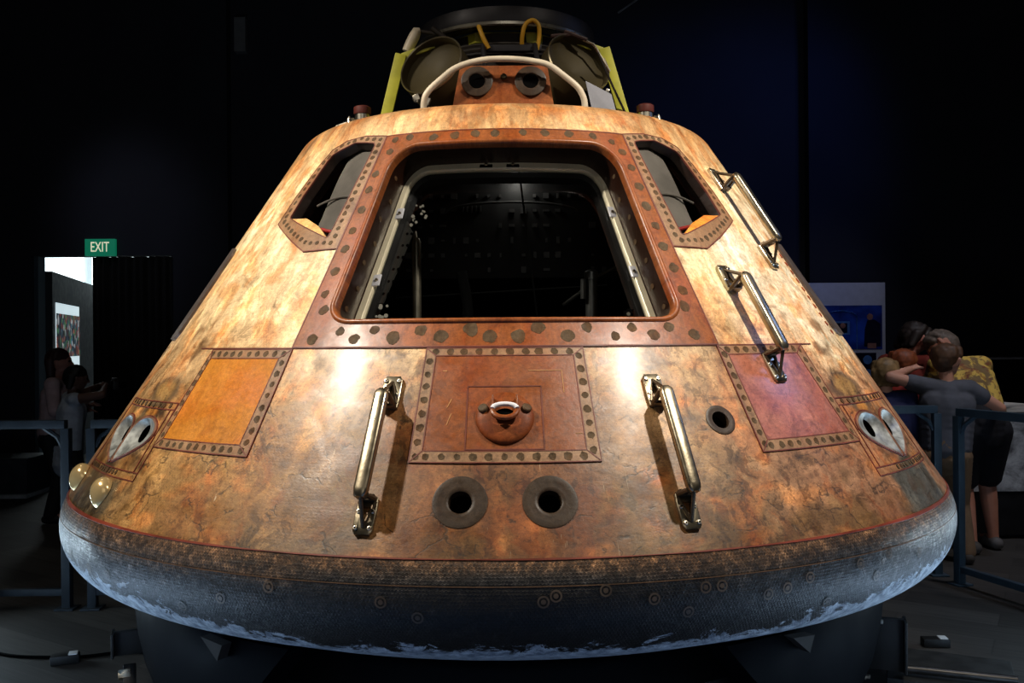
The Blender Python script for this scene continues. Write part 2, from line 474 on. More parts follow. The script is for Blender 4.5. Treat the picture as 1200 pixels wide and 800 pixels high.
def line(mb, pts, w=0.0035, n=0.0045, closed=True, mat=0):
    """thin raised bead along a path on the skin"""
    p = dens(pts, 0.03, closed)
    q = [S(a, b, n) for a, b in p]
    k = len(q); A = []; B = []; Cc = []; Dd = []
    for i in range(k):
        t = (q[(i + 1) % k] - q[i - 1]) if closed else (q[min(i + 1, k - 1)] - q[max(i - 1, 0)])
        N = frame(p[i][0], p[i][1]).col[2].to_3d()
        x = t.normalized().cross(N).normalized()
        A.append(q[i] - x * w); B.append(q[i] + x * w)
        Cc.append(q[i] + x * w - N * 0.006); Dd.append(q[i] - x * w - N * 0.006)
    uv = [(a * D2R * KX, b) for a, b in p]
    mb.loft([Dd, A, B, Cc], closed=closed, mat=mat, uv=uv * 4)
    return mb

def disc(mb, th, s, r, n=0.006, mat=0, seg=14, wob=0.12):
    loop = []
    ph = random.random() * 9
    for k in range(seg):
        a = 2 * PI * k / seg
        rr = r * (1 + wob * noise.noise(Vector((math.cos(a) * 1.3 + ph, math.sin(a) * 1.3, ph))))
        loop.append((th + math.degrees(rr * math.cos(a) / (RS - s * SA)), s + rr * math.sin(a)))
    top = [S(a, b, n) for a, b in loop]
    inner = [S(th + (a - th) * .82, s + (b - s) * .82, n - 0.0006) for a, b in loop]
    low = [S(a, b, n - 0.006) for a, b in loop]
    uv = [(a * D2R * KX, b) for a, b in loop]
    mb.loft([low, top, inner], cap1=True, mat=mat, uv=uv * 3)

# ------------------------------------------------------------------ colouring of the skin (weathered coating, with some light fall-off painted in)
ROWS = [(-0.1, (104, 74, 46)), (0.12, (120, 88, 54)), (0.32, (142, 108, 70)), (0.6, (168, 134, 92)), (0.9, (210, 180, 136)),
        (1.2, (222, 196, 154)), (1.5, (222, 192, 146)), (1.70, (190, 150, 102)), (1.80, (160, 120, 78)), (2.1, (146, 106, 66))]  # foot and shoulder rows also darkened, for weaker light there
def lerp(a, b, t): return tuple(x + (y - x) * t for x, y in zip(a, b))
def sm(x, a, b):
    t = max(0.0, min(1.0, (x - a) / (b - a))); return t * t * (3 - 2 * t)
def fbm(x, y, z, o=4): return noise.fractal(Vector((x, y, z)), 0.9, 2.1, o)
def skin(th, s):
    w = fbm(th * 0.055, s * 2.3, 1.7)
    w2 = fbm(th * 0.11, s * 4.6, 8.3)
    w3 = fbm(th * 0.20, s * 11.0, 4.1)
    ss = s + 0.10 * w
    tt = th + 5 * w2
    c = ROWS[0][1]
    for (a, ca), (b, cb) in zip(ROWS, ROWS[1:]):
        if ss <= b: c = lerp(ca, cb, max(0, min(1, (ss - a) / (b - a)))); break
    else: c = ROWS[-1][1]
    # lower middle: burnt orange, darkened for the weaker light between the spots
    k = (1 - sm(abs(tt), 6, 17)) * (1 - sm(ss, 0.3, 0.75)); c = lerp(c, (106, 62, 30), 0.8 * k)
    # olive brown either side of the middle, near the rim
    k = sm(abs(tt), 6, 12) * (1 - sm(abs(tt), 22, 30)) * (1 - sm(ss, 0.18, 0.42)); c = lerp(c, (112, 90, 58), 0.55 * k)
    # lower right: red brown
    k = sm(tt, 17, 34) * (1 - sm(ss, 0.45, 0.75)); c = lerp(c, (150, 106, 78), 0.65 * k)
    # lower left: yellow brown
    k = sm(-tt, 14, 30) * (1 - sm(ss, 0.3, 0.6)); c = lerp(c, (158, 118, 66), 0.6 * k)
    # pale field on the right shoulder
    k = sm(tt, 29, 38) * sm(ss, 0.45, 0.75) * (1 - sm(ss, 1.25, 1.55)); c = lerp(c, (226, 204, 172), 0.9 * k)
    # greenish stains at the rim
    k = (1 - sm(ss, 0.04, 0.22)) * sm(w2, 0.0, 0.5); c = lerp(c, (84, 62, 30), 0.65 * k)
    # rusty blooms
    k = sm(w3 + 0.4 * w, 0.25, 0.55); c = lerp(c, (184, 116, 58), 0.5 * k)
    k = sm(-w3 + 0.3 * w2, 0.3, 0.65) * (1 - 0.6 * sm(ss, 0.7, 1.0)); c = lerp(c, (84, 58, 30), 0.6 * k)
    w4 = fbm(th * 0.35, s * 3.5, 12.4)
    k = sm(w4 + 0.3 * w3, 0.2, 0.6); c = lerp(c, tuple(min(235, q * 1.28) for q in c), 0.7 * k)
    # soot around the thrusters
    for sg in (-1, 1):
        e = math.hypot((th - sg * 49.4) / 4.6, (s - 0.505) / 0.066) + 0.25 * w3
        if s > 0.445:
            k = 1 - sm(e, 0.72, 1.12); c = lerp(c, (76, 60, 44), 0.85 * k)
            k = 1 - sm(e, 0.5, 0.85); c = lerp(c, (158, 118, 62), 0.75 * k)
        e = math.hypot((th - sg * 50) / 4.5, (s - 0.42) / 0.04) + 0.3 * w3
        k = 1 - sm(e, 0.5, 1.1); c = lerp(c, (70, 60, 46), 0.8 * k)
        e = math.hypot((th - sg * 50) / 2.2, (s - 0.415) / 0.028) + 0.3 * w3
        k = 1 - sm(e, 0.5, 1.1); c = lerp(c, (190, 122, 46), 0.8 * k)
        e = math.hypot((th - sg * 52.3) / 3.0, (s - 0.175) / 0.05) + 0.3 * w3
        k = 1 - sm(e, 0.5, 1.1); c = lerp(c, (62, 60, 50), 0.85 * k)
        e = math.hypot((th - sg * 52.7) / 8.6, (s - 0.30) / 0.115) + 0.3 * w3
        k = (1 - sm(e, 0.75, 1.1)) * sm(w3 + 0.5, 0.2, 0.7); c = lerp(c, (72, 58, 42), 0.6 * k)
        wdt = 6.6
        e = max(abs(th - sg * 52.2) / wdt, abs(s - 0.07) / 0.085) + 0.10 * w3
        k = 1 - sm(e, 0.88, 1.06); c = lerp(c, (66, 64, 56) if sg > 0 else (74, 62, 42), 0.9 * k)
    return tuple(lin(max(2, x)) for x in c)
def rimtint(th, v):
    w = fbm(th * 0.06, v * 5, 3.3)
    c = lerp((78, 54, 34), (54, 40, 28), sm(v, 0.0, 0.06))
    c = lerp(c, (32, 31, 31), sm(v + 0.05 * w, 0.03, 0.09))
    mid = 1 - sm(abs(th), 8, 38)  # near-black middle: char, plus the weak light there put into the tint
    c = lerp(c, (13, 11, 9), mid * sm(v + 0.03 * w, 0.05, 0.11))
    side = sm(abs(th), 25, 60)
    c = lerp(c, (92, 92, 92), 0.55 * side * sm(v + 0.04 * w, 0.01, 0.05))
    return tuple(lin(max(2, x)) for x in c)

# ================================================================== THE CAPSULE
cap = thing('space_capsule', 'huge scorched orange cone-shaped space capsule with a big hatch window on a black stand', 'space capsule', (0, 0, 0.30))

OPEN = rounded([(-23.2, 0.795), (23.2, 0.795), (22.6, 1.588), (-22.6, 1.588)], [0.075, 0.075, 0.13, 0.13], 10, 0.03)
FRAME_OUT = dens([(-27.2, 0.690), (27.2, 0.690), (26.0, 1.655), (-26.0, 1.655)], 0.03)
def mir(l): return [(-a, b) for a, b in reversed(l)]
W_OUT = dens([(26.8, 1.108), (33.7, 1.106), (38.5, 1.165), (45.6, 1.262), (45.0, 1.40), (43.4, 1.54), (41.4, 1.628), (37.5, 1.664), (32, 1.672), (26.1, 1.656)], 0.025)
W_HOLE = rounded([(29.6, 1.158), (34.3, 1.205), (42.6, 1.285), (42.4, 1.40), (40.6, 1.60), (34.5, 1.645), (28.2, 1.625)], [0.01, 0, 0.012, 0.02, 0.05, 0.06, 0.02], 5, 0.025)

NOZ_IN = [(47.4, 0.391), (45.6, 0.368), (45.0, 0.330), (46.1, 0.288), (48.6, 0.247), (51.2, 0.215), (52.45, 0.206), (52.6, 0.26), (52.6, 0.33), (51.8, 0.368), (50.2, 0.389), (48.8, 0.395)]
NOZ_OUT = [(57.8, 0.385), (59.4, 0.362), (60.0, 0.325), (59.1, 0.285), (57.0, 0.247), (54.4, 0.212), (53.05, 0.203), (52.95, 0.26), (52.95, 0.33), (53.6, 0.363), (55.0, 0.383), (56.4, 0.389)]
NOZ = [(sg, k, (sg * h[0], h[1])) for sg in (-1, 1) for k, h in (('inner', (49.7, 0.335)), ('outer', (56.8, 0.322)))]
def noz_loop(sg, kind, k=1.0, sub=4):
    """heart-half outline of one scarfed nozzle, optionally shrunk about its middle"""
    P_ = NOZ_IN if kind == 'inner' else NOZ_OUT; n = len(P_); out = []
    for i in range(n):
        p0, p1, p2, p3 = P_[i - 1], P_[i], P_[(i + 1) % n], P_[(i + 2) % n]
        for j in range(sub):
            t = j / sub
            out.append(tuple(0.5 * (2 * b + (c - a) * t + (2 * a - 5 * b + 4 * c - d) * t * t + (3 * b - a - 3 * c + d) * t ** 3) for a, b, c, d in zip(p0, p1, p2, p3)))
    cx = sum(p[0] for p in out) / len(out); cy = sum(p[1] for p in out) / len(out)
    return [(sg * (cx + (p[0] - cx) * k), cy + (p[1] - cy) * k) for p in out]

PORTS = [(-4.0, 0.167, 0.077, 0.034), (4.0, 0.167, 0.077, 0.034), (23.3, 0.410, 0.050, 0.030)]
holes = [OPEN, W_HOLE, mir(W_HOLE)] + [noz_loop(sg, k, 0.95) for sg, k, h in NOZ] + [circle(a, b, r * 0.8) for a, b, r, h in PORTS]
xmax = PI * KX
bound = dens([(-180, 0.0), (180, 0.0)], 0.045, False)[:-1] + [(180, 0.0)] + [(180, S_TOP * k / 12) for k in range(1, 12)] + \
        list(reversed(dens([(-180, S_TOP), (180, S_TOP)], 0.045, False)[:-1] + [(180, S_TOP)])) + [(-180, S_TOP * k / 12) for k in range(11, 0, -1)]
lim = R_(72) * KX
g1 = gridpts(-lim, lim, 0, S_TOP, 0.017)
g2 = gridpts(-xmax, -lim, 0, S_TOP, 0.09); g3 = gridpts(lim, xmax, 0, S_TOP, 0.09)
pts, tris = triangulate(bound, holes, (np.concatenate([g1[0], g2[0], g3[0]]), np.concatenate([g1[1], g2[1], g3[1]])))
mb = MB()
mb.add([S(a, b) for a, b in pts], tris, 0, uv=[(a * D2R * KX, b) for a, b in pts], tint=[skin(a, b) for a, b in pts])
# rolled shoulder up to the deck
loops = []; uvs = []; tin = []
cnt = 240
for k in range(13):
    e = R_(33) + (R_(90) - R_(33)) * k / 12
    rc = RS - S_TOP * SA - RHO * CA; zc = Z0 + S_TOP * CA - RHO * SA
    r, z = rc + RHO * math.cos(e), zc + RHO * math.sin(e)
    lp = []
    for i in range(cnt + 1):
        th = -180 + 360 * i / cnt
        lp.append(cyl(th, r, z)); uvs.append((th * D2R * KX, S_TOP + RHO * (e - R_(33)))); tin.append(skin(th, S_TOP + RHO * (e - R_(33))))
    loops.append(lp)
mb.loft(loops, closed=False, uv=uvs, tint=tin)
shell = mb.build('heat_shield_cone', M['shell'], cap, smooth=60)
DECK_Z = Z0 + S_TOP * CA - RHO * SA + RHO
DECK_R = RS - S_TOP * SA - RHO * CA

# blunt rim: torus below the seam, then the shallow dish underneath
mb = MB(); loops = []; uvs = []; tin = []
rc, zc, rr = RS - 0.205 * CA, Z0 - 0.205 * SA, 0.205
prof = []
for k in range(37):
    e = R_(33) - R_(33 + 68) * k / 36
    prof.append((rc + rr * math.cos(e), zc + rr * math.sin(e), rr * (R_(33) - e)))
rl, zl, vl = prof[-1]
for k in range(1, 9):
    r = rl * (1 - k / 8.0) + 0.001
    sag = lambda q: 4.69 - math.sqrt(4.69 ** 2 - q * q)
    prof.append((r, zl - (sag(rl) - sag(r)), vl + (rl - r)))
cnt = 360
for r, z, v in prof:
    loops.append([cyl(-180 + 360 * i / cnt, r, z) for i in range(cnt + 1)])
    for i in range(cnt + 1):
        th = -180 + 360 * i / cnt
        uvs.append((R_(th) * 1.93, -v)); tin.append(rimtint(th, v))
mb.loft(loops, closed=False, uv=uvs, tint=tin)
rim = mb.build('base_rim', M['rim'], cap, smooth=60)
lab(rim, 'charred dark rounded base rim with silvery foil along its lower edge')
# small plug rings scattered on the rim
def rimpt(th, v, n=0.0):
    e = R_(33) - v / rr
    return cyl(th, rc + (rr + n) * math.cos(e), zc + (rr + n) * math.sin(e))
PR = simple('plug_ring_paint', C(74, 62, 50), 0.5, var=0.4)
ring_spots = [(-52, .155), (-46, .165), (-41.5, .16), (-30, .2), (-10, .12), (3.0, .115), (4.0, .10), (8, .09), (12, .12), (16.5, .10), (18, .10),
              (22.5, .14), (24.5, .13), (15, .165), (27, .11), (33.5, .10), (38, .09), (-20, .10), (-7, .16), (29.5, .2), (44, .12), (-25, .15), (36, .15)]
for th, v in ring_spots:
    mb = MB()
    for ro, ri in ((0.017, 0.012), (0.007, 0.0)):
        lo, li = [], []
        for k in range(14):
            a = 2 * PI * k / 14
            lo.append(rimpt(th + math.degrees(ro * math.cos(a) / 1.93), v + ro * math.sin(a), 0.003))
            li.append(rimpt(th + math.degrees(ri * math.cos(a) / 1.93), v + ri * math.sin(a), 0.003))
        mb.loft([lo, li])
    mb.build('plug_ring', PR, rim)
# red seal along the seam, and a thin joint below
mb = MB()
for v, w, h in ((0.002, 0.0055, 0.003), (0.075, 0.0016, 0.0015)):
    a = [[], [], [], []]
    for i in range(361):
        th = -180 + i
        ww = w * (0.6 + 1.1 * sm(abs(th), 15, 60) + 0.5 * noise.noise(Vector((th * 0.12, v * 40, 0)))) if w > 0.005 else w
        for q, (dv, n) in enumerate(((-ww, -0.004), (-ww * .6, h), (ww * .6, h), (ww, -0.004))): a[q].append(rimpt(th, v + dv, n))
    mb.loft(a, closed=False, mat=0 if w > 0.005 else 1)
seam = mb.build('seam_seal', [M['redline'], simple('joint_line', C(96, 70, 48), 0.5)], rim)
lab(seam, 'thin red seal line where cone and rim meet')

# ---------------------------------------------------------------- hatch surround
mb = MB()
patch(mb, FRAME_OUT, [OPEN], n=0.004, base=-0.004, step=0.03)
# rolled inner lip
cx = 0.0; cyy = 1.19
def inset(loop, d):
    out = []
    n = len(loop); kx = 0.0235
    for i in range(n):
        a = Vector((loop[i - 1][0] * kx, loop[i - 1][1])); b = Vector((loop[(i + 1) % n][0] * kx, loop[(i + 1) % n][1]))
        t = (b - a).normalized(); nn = Vector((-t.y, t.x))
        out.append((loop[i][0] + nn.x * d / kx, loop[i][1] + nn.y * d))
    return out
prof = [(-0.016, 0.004), (-0.013, 0.010), (-0.006, 0.013), (0.0, 0.011), (0.005, 0.004), (0.007, -0.006), (0.008, -0.018)]
lps = []; uv = []
for d, n in prof:
    l = inset(OPEN, d); lps.append([S(a, b, n) for a, b in l]); uv += [(a * D2R * KX, b) for a, b in l]
mb.loft(lps, uv=uv)
frame_o = mb.build('hatch_frame', M['rust'], cap, smooth=50)
lab(frame_o, 'raised rust-orange frame around the hatch window')
mb = MB()
for pts_ in (FRAME_OUT,): line(mb, [(-27.2, 0.690), (27.2, 0.690), (26.0, 1.655), (-26.0, 1.655)], 0.0022, 0.0052)
line(mb, [(-46, 0.688), (46, 0.688)], 0.002, 0.0035, closed=False)
mb.build('frame_joint', M['groove'], frame_o)
# filler plugs on the frame
plugs = [(-24.6, .721, 21), (-20.9, .753, 17), (-18.6, .721, 19), (-16.2, .754, 17), (-13.6, .725, 23), (-10.2, .753, 21), (-7.6, .726, 24), (-4.1, .754, 24), (-1.7, .725, 24),
         (1.6, .727, 25), (4.0, .757, 23), (7.5, .726, 23), (10.0, .76, 19), (13.4, .724, 17), (15.8, .758, 17), (18.4, .729, 21), (20.9, .759, 19), (24.2, .731, 21),
         (-24.6, .84, 19), (-25.5, .907, 17), (-25.3, 1.005, 19), (-25.1, 1.101, 18), (-25.1, 1.185, 17), (-24.9, 1.282, 18), (-25.1, 1.381, 17), (-25, 1.457, 16), (-23.7, 1.567, 16),
         (24.4, .844, 22), (25.1, .912, 20), (25.2, 1.009, 20), (24.9, 1.103, 20), (25, 1.199, 18), (24.7, 1.29, 20), (24.9, 1.383, 20), (24.9, 1.477, 17), (24.2, 1.557, 17), (22.6, 1.607, 14),
         (-23.5, 1.628, 15), (-20.1, 1.634, 16), (-14.7, 1.624, 17), (-10.2, 1.628, 19), (-5.9, 1.632, 18), (-1.9, 1.632, 18), (3.8, 1.636, 16), (8.3, 1.634, 17), (13.4, 1.635, 18), (18.6, 1.63, 15)]
for th, s, r in plugs:
    mb = MB(); disc(mb, th, s, r * 0.001, 0.0048, wob=0.3); mb.build('filler_plug', M['plug'], frame_o)
# reveal of the opening
mb = MB(); lps = []; uv = []
for k in range(9):
    t = k / 8.0
    l = inset(OPEN, 0.008 - 0.004 * t)
    l = [(a, b + 0.014 * t) for a, b in l]
    lps.append([S(a, b, -0.018 - 0.112 * t) for a, b in l]); uv += [(a * D2R * KX, b + t * .15) for a, b in l]
mb.loft(lps, uv=uv)
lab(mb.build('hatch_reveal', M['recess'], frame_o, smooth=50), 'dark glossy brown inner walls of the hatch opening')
for sg in (-1, 1):
    for k in range(7):
        mb = MB()
        s_ = 0.88 + 0.1 * k; ang = sg * (23.05 - 0.06 * k)
        c0 = S(ang, s_, -0.05 - 0.02 * (k % 2)); t = R_(ang + TH0)
        X = Vector((math.cos(t), math.sin(t), 0)) * -sg
        f = frame(ang, s_); m = Matrix.Translation(c0 + X * 0.006) @ X.to_track_quat('Z', 'Y').to_matrix().to_4x4()
        mb.lathe([(0.0, 0.002), (0.010, 0.0015), (0.011, -0.006)], 12, m)
        mb.build('reveal_plug', M['plug'], frame_o)

# window: metal trim, pane, clips
WN = -0.128
TR_OUT = inset([(a, b + 0.014) for a, b in OPEN], 0.004)
mb = MB(); lps = []
for d, n in ((0.0, WN - 0.01), (0.0, WN + 0.012), (0.004, WN + 0.016), (0.026, WN + 0.013), (0.030, WN + 0.008), (0.031, WN - 0.006)):
    lps.append([S(a, b, n) for a, b in inset(TR_OUT, d)])
mb.loft(lps)
trim = mb.build('window_trim', M['trim'], cap, smooth=40); lab(trim, 'pale metal trim around the hatch window')
mb = MB(); patch(mb, inset(TR_OUT, 0.028), [], n=WN, base=None, step=0.1)
pane = mb.build('hatch_window', M['pane'], cap, recalc=False); lab(pane, 'dark clear pane of the hatch window')
mb = MB(); lps = []
for d, n in ((0.028, WN - 0.012), (0.046, WN - 0.02), (0.05, WN - 0.05)): lps.append([S(a, b, n) for a, b in inset(TR_OUT, d)])
mb.loft(lps); mb.build('inner_seal', simple('seal_grey', C(40, 38, 36), 0.5, 0.3, var=0.2), cap, smooth=40)
def clip(th, s, rot, dark=False):
    mb = MB(); m = frame(th, s) @ Matrix.Translation((0, 0, WN + 0.012)) @ Matrix.Rotation(rot, 4, 'Z')
    mb.box((0, 0, 0), (0.030, 0.050, 0.006), None, 0, 0.0025)
    mb.box((0.018, 0, -0.002), (0.012, 0.03, 0.006), None, 0, 0.002)
    mb.lathe([(0.0, 0.0075), (0.006, 0.007), (0.0075, 0.003)], 12, None, mat=1)
    mb.lathe([(0.0, 0.0080), (0.003, 0.0078)], 8, None, mat=2)
    mb.v = [tuple(m @ Vector(p)) for p in mb.v]
    o = mb.build('pane_clip', [M['white'] if not dark else M['black'], M['steel'], M['black']], trim)
    lab(o, 'black top clip' if dark else 'small white pane clip')
for th, s, r in ((-21.2, 1.36, PI + 0.06), (-21.4, 1.05, PI + 0.06), (21.6, 1.36, -0.06), (21.8, 1.08, -0.06)): clip(th, s, r)
for th in (-4.2, 1.8): clip(th, 1.588, PI / 2, True)

# ---------------------------------------------------------------- side windows
def bolts_along(mb, path, r, pitch, n=0.0062, mat=1):
    p = dens(path, 0.006, False); acc = 0; last = p[0]
    nxt = pitch * 0.5
    for q in p[1:]:
        acc += math.hypot((q[0] - last[0]) * D2R * (RS - q[1] * SA), q[1] - last[1]); last = q
        if acc >= nxt:
            disc(mb, q[0], q[1], r * random.uniform(0.82, 1.12), n, mat, 10, 0.3); nxt += pitch
for sg in (-1, 1):
    out = W_OUT if sg > 0 else mir(W_OUT); hole = W_HOLE if sg > 0 else mir(W_HOLE)
    mb = MB(); patch(mb, out, [hole], n=0.004, base=-0.02, step=0.03)
    mid = [(28.0, 1.135), (33.9, 1.145), (38.6, 1.20), (44.2, 1.275), (43.7, 1.41), (42.0, 1.57), (38.5, 1.645), (33, 1.66), (27.2, 1.640), (27.8, 1.45), (28.3, 1.28), (28.2, 1.15)]
    if sg < 0: mid = mir(mid)
    bolts_along(mb, mid, 0.0105, 0.034, 0.0048)
    wf = mb.build('side_window_frame', [M['strip'], M['plug']], cap)
    lab(wf, 'bolted strip frame around the %s side window' % ('right' if sg > 0 else 'left'))
    mb = MB(); crn = [(26.8, 1.108), (33.7, 1.106), (45.6, 1.262), (45.0, 1.40), (43.4, 1.54), (41.4, 1.628), (37.5, 1.664), (32, 1.672), (26.1, 1.656)]
    line(mb, crn if sg > 0 else mir(crn), 0.002, 0.0052); line(mb, hole[::3], 0.002, 0.0052)
    mb.build('frame_joint', M['groove'], wf)
    mb = MB()
    l0 = hole; lps = [[S(a, b, n) for a, b in inset(l0, d if True else 0)] for d, n in ((0.0, 0.002), (0.002, -0.01), (0.003, -0.036))]
    mb.loft(lps); mb.build('window_reveal', M['recess'], wf)
    mb = MB(); patch(mb, inset(hole, -0.004), [], n=-0.032, base=None, step=0.08)
    lab(mb.build('side_window_pane', M['pane_dark'], wf, recalc=False), 'dark side window pane')
    led = [(29.6, 1.158), (34.3, 1.205), (42.6, 1.285), (39.0, 1.292), (34.4, 1.243)]
    led = dens(led, 0.03)
    if sg < 0: led = mir(led)
    e0 = np.array([[34.3 * sg, 1.205]])
    mb = MB()
    def depth(a, b):
        x = abs(a); ed = 1.158 + (x - 29.6) / (42.6 - 29.6) * 0.127
        return -0.002 - 0.4 * max(0, b - ed)
    patch(mb, led, [], n=depth, base=-0.034, step=0.02, tint=lambda a, b: tuple(lin(q) for q in ((214, 172, 110) if sg < 0 else (204, 128, 46))))
    lab(mb.build('window_ledge', M['shell'], wf), '%s ledge in the lower corner of the window' % ('tan' if sg < 0 else 'orange'))
    # grey padded liner seen behind the pane
    mb = MB(); lp = []
    for k in range(9):
        a = 26.5 + 12.0 * k / 8
        n = -0.050 - 0.0004 * max(0, a - 33) ** 2
        lp.append([S(sg * a, s, n - 0.012 * math.sin((s - 1.05) * 9)) for s in [1.05 + 0.07 * j for j in range(10)]])
    mb.loft(lp, closed=False); mb.build('window_liner', M['cabin_pad'], cap, smooth=80)
    mb = MB(); mb.tube([S(sg * a, 1.385 + 0.035 * math.sin((a - 28) / 14 * PI) - (a - 28) * 0.002, -0.045) for a in range(28, 41)], 0.005, 8)
    mb.build('cabin_cable', M['cabin_pad'], cap)
    mb = MB(); mb.tube([S(sg * (29 + 1.4 * k), 1.215 + 0.008 * k, -0.045) for k in range(7)], 0.007, 8)
    lab(mb.build('cabin_cable', simple('red_cable', C(150, 34, 28), 0.5), cap), 'red cable behind the side window')

# ---------------------------------------------------------------- rectangular panels with bolted border strips
def panel(outer, inner, mat, label, bolt=(0.0115, 0.042), dark_bolts=True):
    o = dens(outer, 0.03); i = dens(inner, 0.03)
    mb = MB(); patch(mb, i, [], n=0.003, base=-0.004, step=0.05)
    p = mb.build('access_panel', mat, cap); lab(p, label)
    mb = MB(); patch(mb, o, [i], n=0.0035, base=-0.004, step=0.03)
    mid = [((a[0] + b[0]) / 2, (a[1] + b[1]) / 2) for a, b in zip(outer, inner)]
    bolts_along(mb, mid + [mid[0]], bolt[0], bolt[1], 0.0042)
    mb.build('border_strip', [M['strip'], M['plug']], p)
    mb = MB(); line(mb, outer, 0.0017, 0.0046); line(mb, inner, 0.0017, 0.0046)
    for a, b in zip(outer, inner): line(mb, [a, b], 0.0018, 0.0046, closed=False)
    mb.build('panel_joint', M['groove'], p)
    return p
panel([(-43.3, 0.288), (-27.1, 0.286), (-27.1, 0.682), (-42.5, 0.682)], [(-42.1, 0.322), (-28.7, 0.324), (-28.6, 0.648), (-41.8, 0.645)], M['panel_gold'], 'smooth amber access panel at lower left')
panel([(27.0, 0.290), (43.5, 0.290), (43.0, 0.686), (26.9, 0.686)], [(28.2, 0.330), (42.2, 0.330), (41.0, 0.650), (28.1, 0.650)], M['panel_pink'], 'reddish access panel at lower right')
cp = panel([(-9.2, 0.288), (9.2, 0.288), (9.1, 0.684), (-9.1, 0.684)], [(-8.0, 0.325), (7.9, 0.325), (7.9, 0.656), (-7.9, 0.656)], M['panel_brown'], 'orange-brown square panel below the hatch', (0.0125, 0.047))
mb = MB(); line(mb, [(-3.85, 0.330), (3.8, 0.330), (3.85, 0.544), (-3.95, 0.544)], 0.0018, 0.0045); mb.build('inset_outline', M['groove'], cp)
# faint chalky marks on the brown panel
CH = simple('chalk', C(176, 128, 80), 0.7)
for a, b, c, d in ((2.6, .60, 6.3, .60), (6.3, .60, 6.3, .52), (7.0, .38, 7.7, .38), (-6.9, .60, -6.4, .60), (-6.0, .47, -5.6, .50), (-5.9, .41, -5.5, .45)):
    mb = MB(); line(mb, [(a, b), (c, d)], 0.0011, 0.0042, closed=False)
    mb.build('chalk_mark', CH, cp)
# boss with its lifting ring
mf = frame(0, 0.437)
mb = MB(); prof = []
RB = 0.088
loops = []
for k in range(9):
    a = PI / 2 * k / 8
    r = RB * math.cos(a * 0.93); h = 0.023 * math.sin(a) ** 1.1
    loops.append([mf @ Vector((r * math.cos(2 * PI * j / 40), r * math.sin(2 * PI * j / 40) - 0.02 * math.sin(a), 0.002 + h)) for j in range(40)])
mb.loft(loops, cap1=True)
boss = mb.build('round_boss', M['boss'], cp, smooth=50); lab(boss, 'round rust-coloured boss in the middle of the panel')
for sg in (-1, 1):
    mb = MB(); m = mf @ Matrix.Translation((sg * 0.064, 0.022, 0.014)) @ Matrix.Rotation(sg * 0.35, 4, 'Y') @ Matrix.Rotation(-0.2, 4, 'X')
    mb.lathe([(0.0, 0.012), (0.012, 0.0115), (0.015, 0.009), (0.0165, -0.01)], 16, m)
    mb.build('boss_bolt', M['plug'], boss)
mb = MB()
mb.tube([mf @ Vector((0.036 * math.cos(a), 0.002 + 0.028 * math.sin(a), 0.042 - 0.008 * math.sin(a))) for a in [PI + PI * k / 14 for k in range(15)]], 0.0085, 10)
for sg in (-1, 1): mb.box(mf @ Vector((sg * 0.036, 0.032, 0.022)), (0.005, 0.056, 0.036), mf.to_3x3().to_4x4(), 0, 0.002)
mb.build('ring_lug', M['rust'], boss)
mb = MB(); mb.tube([mf @ Vector((0.036 * math.cos(a), 0.008 + 0.014 * math.sin(a), 0.046)) for a in [PI * k / 12 for k in range(13)]], 0.0075, 10)
lab(mb.build('ring_bar', M['white'], boss), 'white lifting bar of the boss')
mb = MB(); mb.add([mf @ Vector((0.028 * math.cos(2 * PI * k / 20), -0.006 + 0.019 * math.sin(2 * PI * k / 20), 0.0355)) for k in range(20)], [tuple(range(20))])
mb.build('ring_slot', M['black'], boss)  # flat black sheet stands in for the dark opening

# ---------------------------------------------------------------- round ports
for th, s, r, h in PORTS:
    mb = MB(); loops = []
    m = frame(th, s)
    for rr_, n in ((r * 1.04, -0.006), (r * 1.03, 0.002), (r * 0.97, 0.003), (r * 0.80, 0.002), (r * 0.60, 0.0015), (h * 1.15, 0.0015), (h, -0.002), (h * 0.97, -0.04)):
        loops.append([S(a, b, n) for a, b in circle(th, s, rr_, 40)])
    mb.loft(loops)
    pr = mb.build('round_port', M['port'], cap, smooth=40)
    lab(pr, {-4.0: 'left of the two lower round ports', 4.0: 'right of the two lower round ports'}.get(th, 'small grey round port beside the reddish panel'))
    mb = MB(); mb.loft([[S(a, b, n) for a, b in circle(th, s, q, 40)] for q, n in ((h * .97, -0.03), (h * .9, -0.09), (0.001, -0.09))])
    mb.build('port_bore', M['black'], pr)

